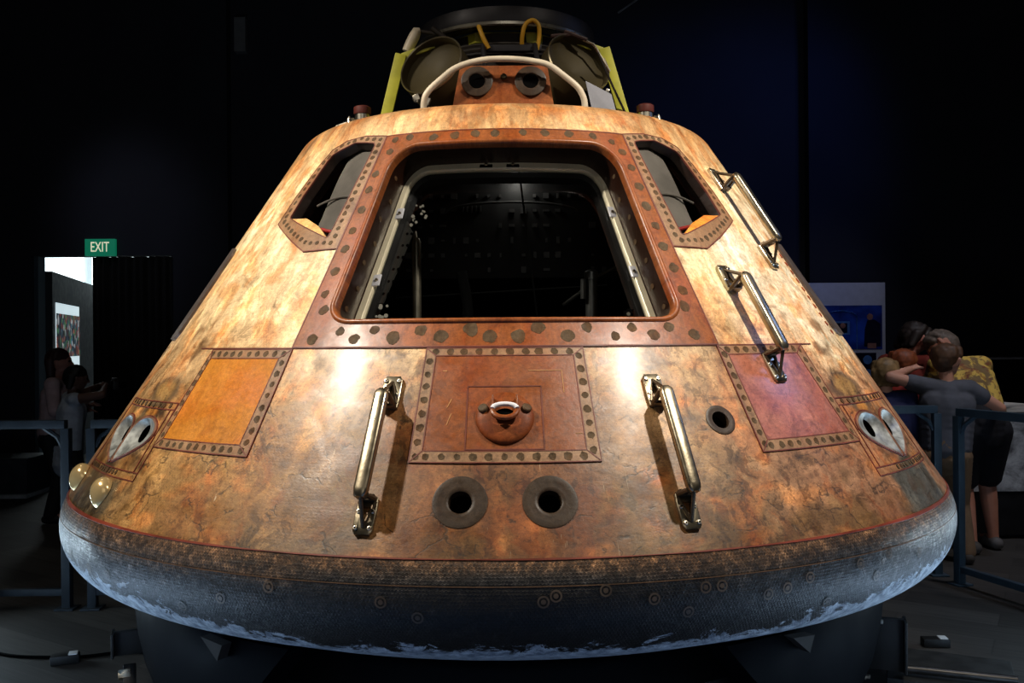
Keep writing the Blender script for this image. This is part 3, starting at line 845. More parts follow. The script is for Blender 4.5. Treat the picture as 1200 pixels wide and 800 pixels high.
# ---------------------------------------------------------------- thrusters
EDGE = simple('nozzle_edge', C(128, 92, 72), 0.45, 0.2, var=0.3)
for sg, kind, hp in NOZ:
    mb = MB(); inn = noz_loop(sg, kind, 0.92)
    hc = []
    for a, b in inn:                       # throat point facing each outline point
        x = math.radians(a - hp[0]) * 1.76; y = b - hp[1]; L = math.hypot(x, y)
        hc.append((hp[0] + math.degrees(0.032 * x / L / 1.76), hp[1] + 0.036 * y / L))
    lps = [[S(a, b, n) for a, b in noz_loop(sg, kind, k)] for k, n in ((1.03, -0.004), (1.0, 0.006), (0.92, 0.004))]
    lps2 = [lps[-1]]
    for t in (0.2, 0.4, 0.6, 0.8, 1.0):
        lps2.append([S(a + (c - a) * t, b + (d - b) * t, 0.004 - 0.026 * t ** 0.85) for (a, b), (c, d) in zip(inn, hc)])
    mb.loft(lps, mat=1); mb.loft(lps2, mat=0)
    o = mb.build('thruster_nozzle', [M['nozzle'], EDGE], cap, smooth=50)
    lab(o, '%s silver scarfed thruster nozzle of the %s pair' % (kind, 'right' if sg > 0 else 'left'))
    mb = MB(); mb.loft([[S(a, b, -0.021) for a, b in hc], [S(a, b, -0.12) for a, b in hc], [S(hp[0], hp[1], -0.121)] * len(hc)]); mb.build('nozzle_throat', M['black'], o)
    mb = MB(); line(mb, noz_loop(sg, kind, 1.05)[::2], 0.0022, 0.004); mb.build('nozzle_outline', M['groove'], o)
for sg in (-1, 1):
    mb = MB()
    q = [(43.3, 0.155), (61.5, 0.15), (62.2, 0.455), (43.4, 0.46)]
    q2 = [(43.3, 0.432), (62.2, 0.428)]; q3 = [(43.3, 0.185), (61.6, 0.18)]
    f_ = (lambda l: [(sg * a, b) for a, b in l])
    line(mb, f_(q), 0.002, 0.003); line(mb, f_(q2), 0.002, 0.003, closed=False); line(mb, f_(q3), 0.002, 0.003, closed=False)
    line(mb, f_([(44.4, 0.185), (44.4, 0.43)]), 0.002, 0.003, closed=False)
    bolts_along(mb, f_([(44, 0.446), (61, 0.443)]), 0.010, 0.05, 0.003, 1)
    bolts_along(mb, f_([(48, 0.17), (61, 0.166)]), 0.009, 0.035, 0.003, 1)
    lab(mb.build('thruster_panel_joint', [M['groove'], M['plug']], cap), 'jointed outline of the %s thruster panel' % ('right' if sg > 0 else 'left'))
# domed roll-thruster covers on the left
for th, s in ((-48.6, 0.087), (-62.0, 0.088)):
    m = frame(th, s); mb = MB(); loops = []
    for k in range(11):
        a = PI / 2 * k / 10
        lp = []
        for j in range(32):
            b = 2 * PI * j / 32
            y = math.sin(b); x = math.cos(b) * (1 - 0.42 * max(0, -y) ** 1.3)
            lp.append(m @ Matrix.Rotation(0.35, 4, 'Z') @ Vector((0.047 * x * math.cos(a), 0.056 * y * math.cos(a) + 0.012 * math.sin(a), 0.002 + 0.046 * math.sin(a))))
        loops.append(lp)
    mb.loft(loops, cap1=True)
    lab(mb.build('thruster_cover', M['ivory'], cap, smooth=60), '%s cream domed thruster cover by the left rim' % ('right-hand' if th > -55 else 'left-hand'))

# ---------------------------------------------------------------- hand rails
def handrail(th, s0, s1, label, h=0.078):
    half = (s1 - s0) / 2; mid = (s0 + s1) / 2; m = frame(th, mid)
    mb = MB(); loops = []
    for y, k in ((-half - 0.004, 0.55), (-half + 0.006, 0.9), (-half + 0.02, 1), (half - 0.02, 1), (half - 0.006, 0.9), (half + 0.004, 0.55)):
        lp = []
        for j in range(16):
            a = 2 * PI * j / 16
            c, d = math.cos(a), math.sin(a)
            lp.append(m @ Vector((0.0215 * k * math.copysign(abs(c) ** 0.6, c), y, h + 0.016 * k * math.copysign(abs(d) ** 0.6, d))))
        loops.append(lp)
    mb.loft(loops, cap0=True, cap1=True)
    g = mb.build('handrail', M['champagne'], cap, smooth=40); lab(g, label)
    for sg in (-1, 1):
        mb = MB()
        def P(x, y, z): return m @ Vector((x, sg * y, z))
        y0, y1 = half - 0.022, half + 0.088
        ol = [(-0.029, y0), (0.029, y0), (0.031, y0 + 0.03), (0.030, y1 - 0.012), (0.022, y1), (-0.022, y1), (-0.030, y1 - 0.012), (-0.031, y0 + 0.03)]
        # ring-shaped foot plate with a triangular window
        hl = [(-0.014, y0 + 0.028), (0.0, y0 + 0.026), (0.014, y0 + 0.028), (0.012, y0 + 0.04), (0.004, y1 - 0.035), (0.0, y1 - 0.032), (-0.004, y1 - 0.035), (-0.012, y0 + 0.04)]
        hl2 = [hl[0], hl[2], hl[2], hl[3], hl[4], hl[6], hl[6], hl[7]]
        mb.loft([[P(x, y, 0.001) for x, y in ol], [P(x, y, 0.011) for x, y in ol], [P(x * .92, y0 + (y - y0) * .97 + .001, 0.013) for x, y in ol],
                 [P(x, y, 0.013) for x, y in (hl[0], hl[2], hl[3], hl[4], hl[5], hl[6], hl[7], hl[0])], [P(x, y, 0.001) for x, y in (hl[0], hl[2], hl[3], hl[4], hl[5], hl[6], hl[7], hl[0])]])
        # upright leg with a slot: side posts, foot and head webs
        for x in (-0.019, 0.019):
            mb.tube([P(x, half - 0.020, 0.006), P(x * 0.8, half - 0.006, h - 0.004)], [0.0095, 0.0080], 8, mat=3)
        mb.box(P(0, half - 0.018, 0.018), (0.044, 0.020, 0.026), m.to_3x3().to_4x4(), 3, 0.003)
        mb.box(P(0, half - 0.009, h - 0.016), (0.034, 0.016, 0.018), m.to_3x3().to_4x4(), 3, 0.003)
        # raking ribs: one from the grip and two from the foot, meeting at the far end
        mb.tube([P(0, half - 0.002, h - 0.004), P(0, y1 - 0.022, 0.012)], [0.0062, 0.0055], 8, mat=3)
        for x in (-0.024, 0.024):
            mb.tube([P(x, y0 + 0.012, 0.014), P(0, y1 - 0.022, 0.013)], [0.0055, 0.0050], 8, mat=3)
        for x in (-0.021, 0.021):
            for yy in (y1 - 0.018, y0 + 0.042):
                mm = m @ Matrix.Translation((x, sg * yy, 0.012))
                mb.lathe([(0.0, 0.0065), (0.0055, 0.006), (0.0075, 0.003), (0.0078, -0.002)], 10, mm, mat=1)
                mb.lathe([(0.0, 0.0068), (0.003, 0.0067)], 6, mm, mat=2)
        mb.build('rail_bracket', [M['champagne'], M['steel'], M['black'], M['bronze']], g, smooth=35)
handrail(-12.25, 0.148, 0.488, 'silver handrail left of the lower ports')
handrail(16.35, 0.150, 0.488, 'silver handrail right of the lower ports')
handrail(34.5, 0.622, 0.936, 'champagne handrail over the reddish panel')
handrail(50.3, 1.122, 1.452, 'highest champagne handrail by the right silhouette')

# ---------------------------------------------------------------- cabin behind the hatch
mb = MB()
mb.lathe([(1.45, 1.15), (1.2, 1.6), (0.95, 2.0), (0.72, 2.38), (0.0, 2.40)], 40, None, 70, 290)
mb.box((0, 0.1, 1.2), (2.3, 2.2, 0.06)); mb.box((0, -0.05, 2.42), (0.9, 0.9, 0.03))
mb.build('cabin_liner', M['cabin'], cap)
def in_cabin(px, py, y): return Vector(((px - 595) / 1050 * (y + 4.38), y, 1.55 + (400 - py) / 1050 * (y + 4.38)))
mb = MB()
x = -0.368
mb.tube([(x, -0.74, 1.40), (x, -0.74, 1.955), (x, -0.74, 1.972)], [0.019, 0.019, 0.012], 16)
mb.tube([(x, -0.74, 1.94), (x - .01, -0.72, 2.0)], 0.010, 10)
lab(mb.build('couch_strut', M['cabin_metal'], cap), 'left upright couch strut seen through the hatch window')
mb = MB(); x = 0.342
mb.tube([(x, -0.74, 1.40), (x, -0.74, 1.6)], 0.017, 16); mb.tube([(x, -0.74, 1.6), (x, -0.74, 1.80)], 0.025, 16)
mb.tube([(x, -0.74, 1.8), (x, -0.74, 1.83), (x, -0.74, 1.84)], [0.03, 0.028, 0.012], 16)
mb.tube([(x, -0.74, 1.6), (x, -0.74, 1.615)], 0.031, 16); mb.tube([(x - .035, -0.76, 1.72), (x - .035, -0.76, 1.80)], 0.012, 10)
mb.tube([(x, -0.74, 1.78), (x - .11, -0.66, 1.70)], 0.008, 8); mb.tube([(x, -0.74, 1.80), (x + .12, -0.6, 1.86)], 0.008, 8)
lab(mb.build('couch_strut', simple('dull_metal', C(110, 110, 108), 0.35, 0.9, var=0.2), cap), 'right collared couch strut seen through the hatch window')
mb = MB()
mb.tube([(-0.20 + 0.03 * math.sin(k / 9 * PI), -0.5, 1.45 + 0.045 * k) for k in range(10)], [0.022 + 0.002 * (k % 2) for k in range(10)], 12)
mb.build('suit_hose', M['cabin_grey'], cap)
mb = MB()
mb.box((0, -0.22, 2.1), (1.25, 0.05, 0.52), None, 0, 0.01)
for i in range(22):
    for j in range(7):
        if random.random() < 0.55:
            mb.box((-0.56 + i * 0.053, -0.25, 1.88 + j * 0.068), (random.uniform(.008, .03), 0.02, random.uniform(.008, .03)), None, 1)
for i in range(5): mb.box((-0.2 + i * 0.02, -0.26, 2.16), (0.006, 0.03, 0.03), None, 1)
mb.tube([(0.02 - 0.30 * math.cos(k / 10 * PI), -0.3, 2.14 + 0.045 * math.sin(k / 10 * PI)) for k in range(11)], 0.006, 8, mat=1)
lab(mb.build('instrument_panel', [M['cabin'], simple('switch_grey', C(70, 70, 70), 0.45, var=0.3)], cap), 'dim instrument panel deep inside the cabin')
mb = MB(); mb.tube([(0.16, -0.45, 1.40), (0.05, -0.45, 2.35)], 0.005, 6); mb.tube([(-0.5, -0.35, 1.75), (0.45, -0.35, 1.8)], 0.004, 6)
mb.build('cabin_wire', M['cabin_grey'], cap)
# perforated bracket and fastener clusters beside the left edge of the pane
mb = MB()
patch(mb, dens([(-21.5, 0.98), (-20.2, 0.98), (-18.5, 1.30), (-20.5, 1.36)], 0.05), [], n=WN - 0.03, base=WN - 0.036, step=0.05)
for k in range(6):
    for q in (0, 1): disc(mb, -20.6 + 0.2 * k + q * 0.95, 1.02 + 0.055 * k, 0.006, WN - 0.028, 1, 8, 0)  # black discs stand in for the holes
mb.build('perforated_bracket', [simple('bracket_grey', C(92, 90, 86), 0.5, 0.4, var=0.15), M['black']], cap)
for c, n_ in (((-18.6, 1.40), 12), ((-20.6, 0.92), 14), ((21.0, 0.90), 2)):
    mb = MB()
    for k in range(n_):
        p = S(c[0] + random.uniform(-1.7, 1.7), c[1] + random.uniform(-.06, .07), WN - 0.03 - random.uniform(0, .03))
        mb.tube([p, p + Vector((0.002, -0.016, 0.002))], random.uniform(.004, .008), 8)
    for k in range(3):
        p = S(c[0] + random.uniform(-1.4, 1.4), c[1] + random.uniform(-.05, .05), WN - 0.05); mb.box(p, (0.03, 0.02, 0.025), None, 1, 0.003)
    mb.build('fastener_cluster', [M['steel'], M['black']], cap)

# side hatch outlines at the far edges of the cone
for sg in (-1, 1):
    mb = MB()
    lo = [(sg * a, b) for a, b in ((60.5, 0.73), (80, 0.73), (80, 1.22), (60.5, 1.18))]
    patch(mb, rounded(lo if sg > 0 else lo, [0.05] * 4, 5, 0.03), [], n=0.010, base=-0.004, step=0.06)
    o = mb.build('side_cover', simple('cover_dark', C(96, 84, 78), 0.4, 0.4, var=0.2), cap)
    lab(o, 'low metal cover at the %s edge of the cone' % ('right' if sg > 0 else 'left'))
RSP = simple('rust_spot_paint', C(150, 74, 40), 0.5)
for k in range(10):
    mb = MB(); disc(mb, 59.3 - 0.1 * k, 1.12 - 0.042 * k, 0.011, 0.003, 0, 10, 0.3)
    mb.build('rust_spot', RSP, cap)

# ---------------------------------------------------------------- upper deck
mb = MB(); mb.lathe([(DECK_R + 0.005, DECK_Z - 0.004), (0.3, DECK_Z - 0.002), (0.0, DECK_Z - 0.002)], 64); mb.build('upper_deck', M['deck'], cap)
mb = MB(); mb.lathe([(0.38, DECK_Z - 0.01), (0.36, DECK_Z + 0.1), (0.345, 2.94), (0.0, 2.94)], 48); lab(mb.build('tunnel_wall', M['deck'], cap), 'dark cylindrical tunnel above the deck')
# docking ring
mb = MB()
mb.lathe([(0.36, 2.965), (0.425, 2.955), (0.432, 2.960), (0.436, 2.985), (0.430, 3.03), (0.37, 3.035), (0.36, 2.965)], 72)
mb.lathe([(0.405, 2.956), (0.42, 2.948), (0.432, 2.951), (0.434, 2.962), (0.43, 2.968)], 72, mat=1)
mb.lathe([(0.34, 2.955), (0.37, 2.962), (0.37, 2.975)], 72, mat=1)
dr = mb.build('docking_ring', [M['ring'], M['steel']], cap, smooth=40); lab(dr, 'dark docking ring with a bright lower flange at the top')
# lime collar, eight flats
mb = MB(); mb.lathe([(0.352, 2.895), (0.36, 2.90), (0.36, 2.945), (0.35, 2.95)], 8, Matrix.Rotation(R_(22.5), 4, 'Z'))
lab(mb.build('tunnel_collar', M['lime'], cap, smooth=20), 'eight-sided lime green collar below the ring')
mb = MB()
for z, r in ((2.882, 0.372), (2.86, 0.376)): mb.lathe([(r, z - .008), (r + .008, z), (r, z + .008)], 48)
mb.build('tunnel_band', simple('band_grey', C(90, 84, 78), 0.45, 0.5, var=0.15), cap)
# struts
for pts_ in ([(-0.466, -0.38, 2.835), (-0.556, -0.38, 2.47)], [(0.44, -0.38, 2.855), (0.551, -0.38, 2.47)]):
    a, b = Vector(pts_[0]), Vector(pts_[1]); d = (a - b); m = d.to_track_quat('Z', 'Y').to_matrix().to_4x4()
    mb = MB(); sx = 0.019 if a.x < 0 else 0.026
    mb.box((a + b) / 2, (sx, 0.05, d.length), m, 0, 0.004)
    mb.box((a + b) / 2 + Vector((0.02 if a.x > 0 else 0.014, 0.03, 0)), (0.032, 0.006, d.length * .98), m, 1)
    mb.box(a + Vector((0.08 if a.x < 0 else -0.08, 0.03, 0.02)), (0.16, 0.05, 0.03), Matrix.Rotation(-0.35 if a.x < 0 else 0.35, 4, 'Y'), 0, 0.003)
    lab(mb.build('gusset_strut', [M['lime'], simple('lime_shade', C(120, 118, 36), 0.55)], cap), 'lime green strut on the %s of the deck' % ('left' if a.x < 0 else 'right'))
# mortar canisters
for sg in (-1, 1):
    nrm = Vector((sg * 0.42, -0.80, 0.40)).normalized()
    m = Matrix.Translation((-0.325 if sg < 0 else 0.320, -0.47, 2.757 if sg < 0 else 2.764)) @ nrm.to_track_quat('Z', 'Y').to_matrix().to_4x4()
    mb = MB()
    mb.lathe([(0.150, -0.26), (0.150, 0.0), (0.1475, 0.004), (0.145, 0.0), (0.143, -0.035), (0.12, -0.055), (0.0, -0.065)], 48, m)
    mb.lathe([(0.0, -0.26), (0.150, -0.26)], 48, m)
    mb.lathe([(0.1495, -0.004), (0.153, 0.002), (0.150, 0.008), (0.146, 0.004)], 48, m, mat=1)
    lab(mb.build('mortar_canister', [M['olive'], simple('canister_edge', C(150, 138, 112), 0.35, 0.9)], cap, smooth=40), '%s open olive canister beside the tunnel' % ('left' if sg < 0 else 'right'))
# bent white hoop
def smooth_path(pts, k=6):
    out = []
    P_ = [Vector(p) for p in pts]
    for i in range(len(P_) - 1):
        p0, p1, p2, p3 = P_[max(i - 1, 0)], P_[i], P_[i + 1], P_[min(i + 2, len(P_) - 1)]
        for j in range(k):
            t = j / k
            out.append(0.5 * ((2 * p1) + (p2 - p0) * t + (2 * p0 - 5 * p1 + 4 * p2 - p3) * t * t + (3 * p1 - p0 - 3 * p2 + p3) * t ** 3))
    return out + [P_[-1]]
mb = MB()
mb.tube(smooth_path([(-0.329, -0.77, 2.44), (-0.329, -0.785, 2.51), (-0.312, -0.79, 2.552), (-0.265, -0.79, 2.597), (-0.208, -0.79, 2.642), (-0.145, -0.79, 2.667), (-0.063, -0.79, 2.681), (0.029, -0.79, 2.681),
                     (0.11, -0.79, 2.672), (0.171, -0.79, 2.657), (0.225, -0.79, 2.62), (0.284, -0.79, 2.571), (0.306, -0.785, 2.54), (0.317, -0.78, 2.505), (0.318, -0.77, 2.44)]), 0.0125, 12)
lab(mb.build('lifting_hoop', M['hoop'], cap, smooth=60), 'bent white tubular hoop in front of the orange block')
# block with two ports
f0 = [(-0.222, -0.755, DECK_Z - .01), (0.200, -0.755, DECK_Z - .01), (0.170, -0.725, 2.675), (-0.185, -0.725, 2.675)]
bk = [(x, y + 0.2, z) for x, y, z in f0]
mb = MB(); mb.add(f0 + bk, [(0, 1, 2, 3), (4, 7, 6, 5), (0, 4, 5, 1), (1, 5, 6, 2), (2, 6, 7, 3), (3, 7, 4, 0)])
blk = mb.build('port_block', M['rust'], cap, smooth=20); lab(blk, 'orange block with two round ports on the deck')
for x in (-0.117, 0.101):
    nrm = Vector((0, -1, 0.17)).normalized()
    m = Matrix.Translation((x, -0.742, 2.606)) @ nrm.to_track_quat('Z', 'Y').to_matrix().to_4x4()
    mb = MB(); mb.lathe([(0.064, 0.0), (0.064, 0.004), (0.060, 0.006), (0.046, 0.004), (0.040, 0.007), (0.034, 0.006), (0.031, 0.002)], 36, m)
    mb.lathe([(0.0315, 0.0035), (0.0, 0.003)], 36, m, mat=1)  # flat black disc stands in for the dark bore, block is solid
    lab(mb.build('block_port', [M['port'], M['black']], blk, smooth=40), '%s port of the block' % ('left' if x < 0 else 'right'))
mb = MB(); mb.lathe([(0.0, 0.012), (0.010, 0.010), (0.014, 0.0)], 12, Matrix.Translation((-0.008, -0.742, 2.625)) @ Vector((0, -1, .17)).to_track_quat('Z', 'Y').to_matrix().to_4x4()); mb.build('block_stud', M['olive'], blk)
# hoses
mb = MB(); mb.tube(smooth_path([(-0.118, -0.40, 2.955), (-0.112, -0.42, 2.93), (-0.098, -0.43, 2.89), (-0.075, -0.42, 2.845)]), 0.0105, 12)
lab(mb.build('hose', M['hose'], cap, smooth=60), 'left yellow hose below the ring')
mb = MB(); mb.tube(smooth_path([(0.073, -0.40, 2.86), (0.075, -0.42, 2.90), (0.088, -0.43, 2.945), (0.120, -0.43, 2.965), (0.146, -0.43, 2.945), (0.150, -0.42, 2.90), (0.140, -0.41, 2.84)]), 0.0095, 12)
lab(mb.build('hose', M['hose'], cap, smooth=60), 'right looped yellow hose below the ring')
# white cylinder, plate, fittings
mb = MB(); mb.tube([(-0.447, -0.32, 2.865), (-0.43, -0.32, 2.90), (-0.412, -0.32, 2.935), (-0.40, -0.32, 2.957), (-0.385, -0.32, 2.962)], [0.022, 0.025, 0.025, 0.022, 0.012], 16)
mb.tube([(-0.39, -0.32, 2.958), (-0.30, -0.33, 2.94)], 0.009, 8, mat=1); mb.tube([(-0.33, -0.34, 2.965), (-0.27, -0.34, 2.92)], 0.012, 8, mat=1)
lab(mb.build('pale_cylinder', [M['hoop'], M['deck']], cap, smooth=50), 'pale cylinder at the left end of the ring')
mb = MB()
q = [Vector(p) for p in [(0.335, -0.62, 2.642), (0.446, -0.60, 2.590), (0.475, -0.60, 2.48), (0.366, -0.62, 2.50)]]
mb.add(q + [p + Vector((0, 0.008, 0)) for p in q], [(0, 1, 2, 3), (7, 6, 5, 4), (0, 4, 5, 1), (1, 5, 6, 2), (2, 6, 7, 3), (3, 7, 4, 0)])
lab(mb.build('deck_plate', simple('grey_plate', C(112, 112, 118), 0.5, 0.3, var=0.15), cap, smooth=20), 'grey sheet plate on the right of the deck')
mb = MB()
for k in range(8):
    p = Vector((random.uniform(-0.40, -0.33), -0.62, random.uniform(2.50, 2.585))); mb.box(p, (random.uniform(.015, .035),) * 3, Matrix.Rotation(random.random() * 2, 4, 'Y'), k % 2, 0.003)
mb.build('deck_fitting', [M['steel'], M['deck']], cap)
mb = MB()
for k in range(8):
    p = Vector((random.uniform(0.42, 0.47), -0.5, random.uniform(2.52, 2.66))); mb.box(p, (random.uniform(.012, .03),) * 3, Matrix.Rotation(random.random() * 2, 4, 'Y'), k % 2, 0.003)
mb.tube([(0.40, -.5, 2.80), (0.47, -.46, 2.66), (0.56, -.36, 2.52)], 0.005, 6, mat=1); mb.tube([(0.30, -.42, 2.90), (0.39, -.42, 2.86), (0.46, -.42, 2.74)], 0.006, 6, mat=0)
mb.build('deck_fitting', [M['steel'], M['deck']], cap)
mb = MB()
for a, b in (((0.20, -0.44, 2.89), (0.31, -0.42, 2.905)), ((0.26, -.43, 2.915), (0.36, -.42, 2.88))): mb.tube([a, b], 0.010, 8)
mb.build('ring_latch', simple('latch_brown', C(48, 26, 20), 0.5), cap)
mb = MB()
mb.box((0.03, -0.40, 2.85), (0.26, 0.03, 0.03), None, 0, 0.004)
for x in (-0.10, 0.13): mb.tube([(x, -0.42, 2.86), (x + 0.015, -0.5, 2.72)], 0.012, 8)
mb.build('release_bar', M['ring'], cap)
for sg in (-1, 1):
    xk = 0.622 if sg > 0 else 0.640
    mb = MB(); m = Matrix.Translation((sg * xk, -0.38, 2.532))
    mb.lathe([(0.034, -0.06), (0.034, 0.032), (0.028, 0.034)], 24, m, mat=1); mb.lathe([(0.037, 0.034), (0.039, 0.040), (0.039, 0.064), (0.030, 0.070), (0.0, 0.071)], 24, m, mat=0)
    lab(mb.build('vent_cap', [M['redcap'], M['steel']], cap), 'dull red vent cap on the %s shoulder' % ('right' if sg > 0 else 'left'))
    mb = MB(); x0 = sg * (xk + 0.062)
    mb.tube([(x0, -0.36, 2.46), (x0, -0.36, 2.55), (x0, -0.36, 2.565)], [0.016, 0.012, 0.004], 10); mb.tube([(x0, -0.36, 2.535), (x0 + sg * 0.06, -0.34, 2.52)], 0.010, 8)
    mb.box((x0 + sg * 0.045, -0.34, 2.51), (0.03, 0.03, 0.03), Matrix.Rotation(0.4, 4, 'Y'), 1, 0.003); mb.tube([(x0 + sg * .02, -.34, 2.50), (x0 + sg * 0.09, -.30, 2.50)], 0.008, 6, mat=1)
    mb.tube([(x0, -0.36, 2.548), (x0 - sg * .02, -0.38, 2.545)], 0.009, 8)
    mb.build('valve_fitting', [M['steel'], M['ring']], cap)

# ================================================================== DISPLAY STAND
st = thing('display_stand', 'black curved display stand under the capsule, with bolted brackets', 'stand', (0, 0, 0))
prof = [(1.50, 0.0), (1.56, 0.05), (1.61, 0.14), (1.655, 0.26), (1.680, 0.38), (1.688, 0.46), (1.684, 0.545), (1.672, 0.572), (1.62, 0.558), (1.56, 0.534), (1.53, 0.49), (1.50, 0.3), (1.45, 0.0)]
for sg in (-1, 1):
    mb = MB(); loops = []
    for k in range(33):
        t = k / 32
        lp = []
        for r, z in prof:
            a0 = 24 + 26 * (1 - min(1, z / 0.62)) ** 1.4       # the front edge sweeps back towards the floor
            th = sg * (a0 + (118 - a0) * t)
            lp.append(cyl(th, r, z))
        loops.append(lp)
    mb.loft(loops, cap0=True, cap1=True)
    lab(mb.build('cradle_pad', M['stand'], st, smooth=50), 'curved black pad on the %s' % ('right' if sg > 0 else 'left'))
mb = MB(); mb.lathe([(1.40, 0.0), (1.40, 0.34), (1.30, 0.40), (1.15, 0.40), (1.15, 0.0)], 64); mb.build('base_ring', M['bracket'], st)
for sg, az, z in ((-1, -69, 0.30), (1, 71, 0.25)):
    m = Matrix.Translation(cyl(az, 1.70, z)) @ Matrix.Rotation(R_(az), 4, 'Z')
    mb = MB(); mb.box((0, 0, 0), (0.03 if sg > 0 else 0.03, 0.16, 0.10 if sg < 0 else 0.22), None, 0, 0.004)
    mb.box((0, -0.075, 0), (0.10, 0.012, 0.10 if sg < 0 else 0.22), None, 0, 0.003)
    for zz in (-0.02, 0.02) if sg < 0 else (-0.08, 0.08):
        mb.lathe([(0, 0.010), (0.007, 0.009), (0.009, 0)], 8, Matrix.Translation((0.016 * sg, -0.04, zz)) @ Matrix.Rotation(PI / 2 * sg, 4, 'Y'), mat=1)
    mb.v = [tuple(m @ Vector(p)) for p in mb.v]
    lab(mb.build('stand_bracket', [M['bracket'], M['steel']], st), 'black %s bracket with bolts' % ('right' if sg > 0 else 'left'))
# silver latch on the left, bolt heads
m = Matrix.Translation(cyl(-68, 1.71, 0.155)) @ Matrix.Rotation(R_(-68), 4, 'Z') @ Matrix.Rotation(-0.7, 4, 'Y')
mb = MB(); mb.box((0, 0, 0), (0.03, 0.05, 0.12), None, 0, 0.004); mb.box((0.0, -0.02, 0.02), (0.034, 0.05, 0.035), None, 1, 0.004)
mb.v = [tuple(m @ Vector(p)) for p in mb.v]
lab(mb.build('stand_latch', [M['bracket'], M['steel']], st), 'small latch with a bright clasp')
for az, r, z in ((-35, 1.40, 0.29), (-29, 1.40, 0.27), (64, 1.675, 0.40), (62, 1.63, 0.19)):
    p = cyl(az, r, z); d = Vector((p.x, p.y, 0)).normalized()
    mb = MB(); mb.lathe([(0.0, 0.016), (0.009, 0.015), (0.010, 0.0), (0.015, 0.0), (0.015, -0.03)], 6, Matrix.Translation(p) @ d.to_track_quat('Z', 'Y').to_matrix().to_4x4())
    mb.build('stand_bolt', M['steel'], st)
for sg in (-1, 1):
    mb = MB(); m = Matrix.Translation(cyl(sg * 34.5, 1.708, 0.545)) @ Matrix.Rotation(R_(sg * 34.5), 4, 'Z')
    mb.add([m @ Vector(p) for p in ((-0.055, -0.02, 0.03), (0.055, -0.02, 0.02), (0.03, -0.02, -0.035), (-0.055, 0.02, 0.03), (0.055, 0.02, 0.02), (0.03, 0.02, -0.035))],
           [(0, 1, 2), (5, 4, 3), (0, 3, 4, 1), (1, 4, 5, 2), (2, 5, 3, 0)])
    lab(mb.build('shim_wedge', simple('shim_grey', C(58, 54, 50), 0.8, spec=0.1), st, smooth=10), 'pale grey shim wedge')
mb = MB(); m = Matrix.Translation((1.93, -0.46, 0.05)) @ Matrix.Rotation(R_(-25), 4, 'Z')
mb.box((0, 0, 0), (0.50, 0.44, 0.10), None, 0, 0.006); mb.v = [tuple(m @ Vector(p)) for p in mb.v]
lab(mb.build('floor_beam', simple('beam_black', C(26, 27, 27), 0.55, var=0.2), st), 'flat black foot beam on the right')
mb = MB(); mb.tube([(1.66, -0.52, 0.13), (2.10, -0.68, 0.13)], 0.018, 12); mb.build('tie_rod', simple('rod', C(60, 58, 56), 0.35, 0.8), st)

# ================================================================== ROOM
def dark_wall_material(name, col, scale=1.2):
    n = NT(name); o = n.obj()
    f = n.noise(o, scale, 5, 0.6); g = n.noise(o, 40, 3)
    c = n.mix(f, tuple(x * .7 for x in col[:3]) + (1,), tuple(x * 1.25 for x in col[:3]) + (1,))
    n.principled(color=c, rough=0.85, spec=0.2, normal=n.bump(g, 0.15, 0.01))
    return n.m
WALL = dark_wall_material('wall_paint', C(52, 52, 58))
WALLR = dark_wall_material('wall_paint_blue', C(44, 46, 54))
def floor_material():
    n = NT('plank_carpet'); o = n.obj()
    rot = n.node('ShaderNodeVectorRotate', {'Vector': o, 'Angle': R_(32)}, rotation_type='Z_AXIS').outputs[0]
    br = n.node('ShaderNodeTexBrick', {'Vector': rot, 'Scale': 1.0, 'Color1': (0.35, 0.35, 0.35, 1), 'Color2': (1.0, 1.0, 1.0, 1), 'Mortar': (0.3, 0.3, 0.3, 1),
                                       'Mortar Size': 0.004, 'Brick Width': 1.0, 'Row Height': 0.25}, offset=0.5)
    st_ = n.noise(n.scale(rot, (2.0, 38, 1)), 1.0, 5, 0.65)
    big = n.noise(o, 0.9, 4)
    c = n.mix(st_, C(30, 29, 28), C(92, 88, 84))
    c = n.mix(0.75, c, br.outputs['Color'], 'MULTIPLY')
    c = n.mix(n.step(big, 0.35, 0.7, 0.0, 0.5), c, n.mix(1.0, c, (0.5, 0.5, 0.5, 1), 'MULTIPLY'))
    n.principled(color=c, rough=0.62, spec=0.35, normal=n.bump(st_, 0.15, 0.01))
    return n.m
mb = MB(); mb.add([(-10, -9, 0), (10, -9, 0), (10, 14, 0), (-10, 14, 0)], [(0, 1, 2, 3)]); struct(mb.build('floor', floor_material(), smooth=0))
mb = MB(); mb.add([(-10, -9, 7), (10, -9, 7), (10, 14, 7), (-10, 14, 7)], [(0, 1, 2, 3)]); struct(mb.build('ceiling', M['black'], smooth=0))
mb = MB(); mb.box((-10.05, 2.5, 3.5), (0.1, 23, 7)); struct(mb.build('wall_left', WALL, smooth=0))
mb = MB(); mb.box((10.05, 2.5, 3.5), (0.1, 23, 7)); struct(mb.build('wall_right', WALL, smooth=0))
mb = MB(); mb.box((0, -9.05, 3.5), (20, 0.1, 7)); struct(mb.build('wall_front', WALL, smooth=0))
BY = 6.2
mb = MB(); D0, D1, DH = -5.60, -3.96, 2.60
mb.box(((-10 + D0) / 2, BY + .1, 3.5), (10 + D0, 0.2, 7)); mb.box(((D0 + D1) / 2, BY + .1, (7 + DH) / 2), (D1 - D0, 0.2, 7 - DH)); mb.box(((D1 + 3.42) / 2, BY + .1, 3.5), (3.42 - D1, 0.2, 7))
struct(mb.build('wall_back', WALL, smooth=0))
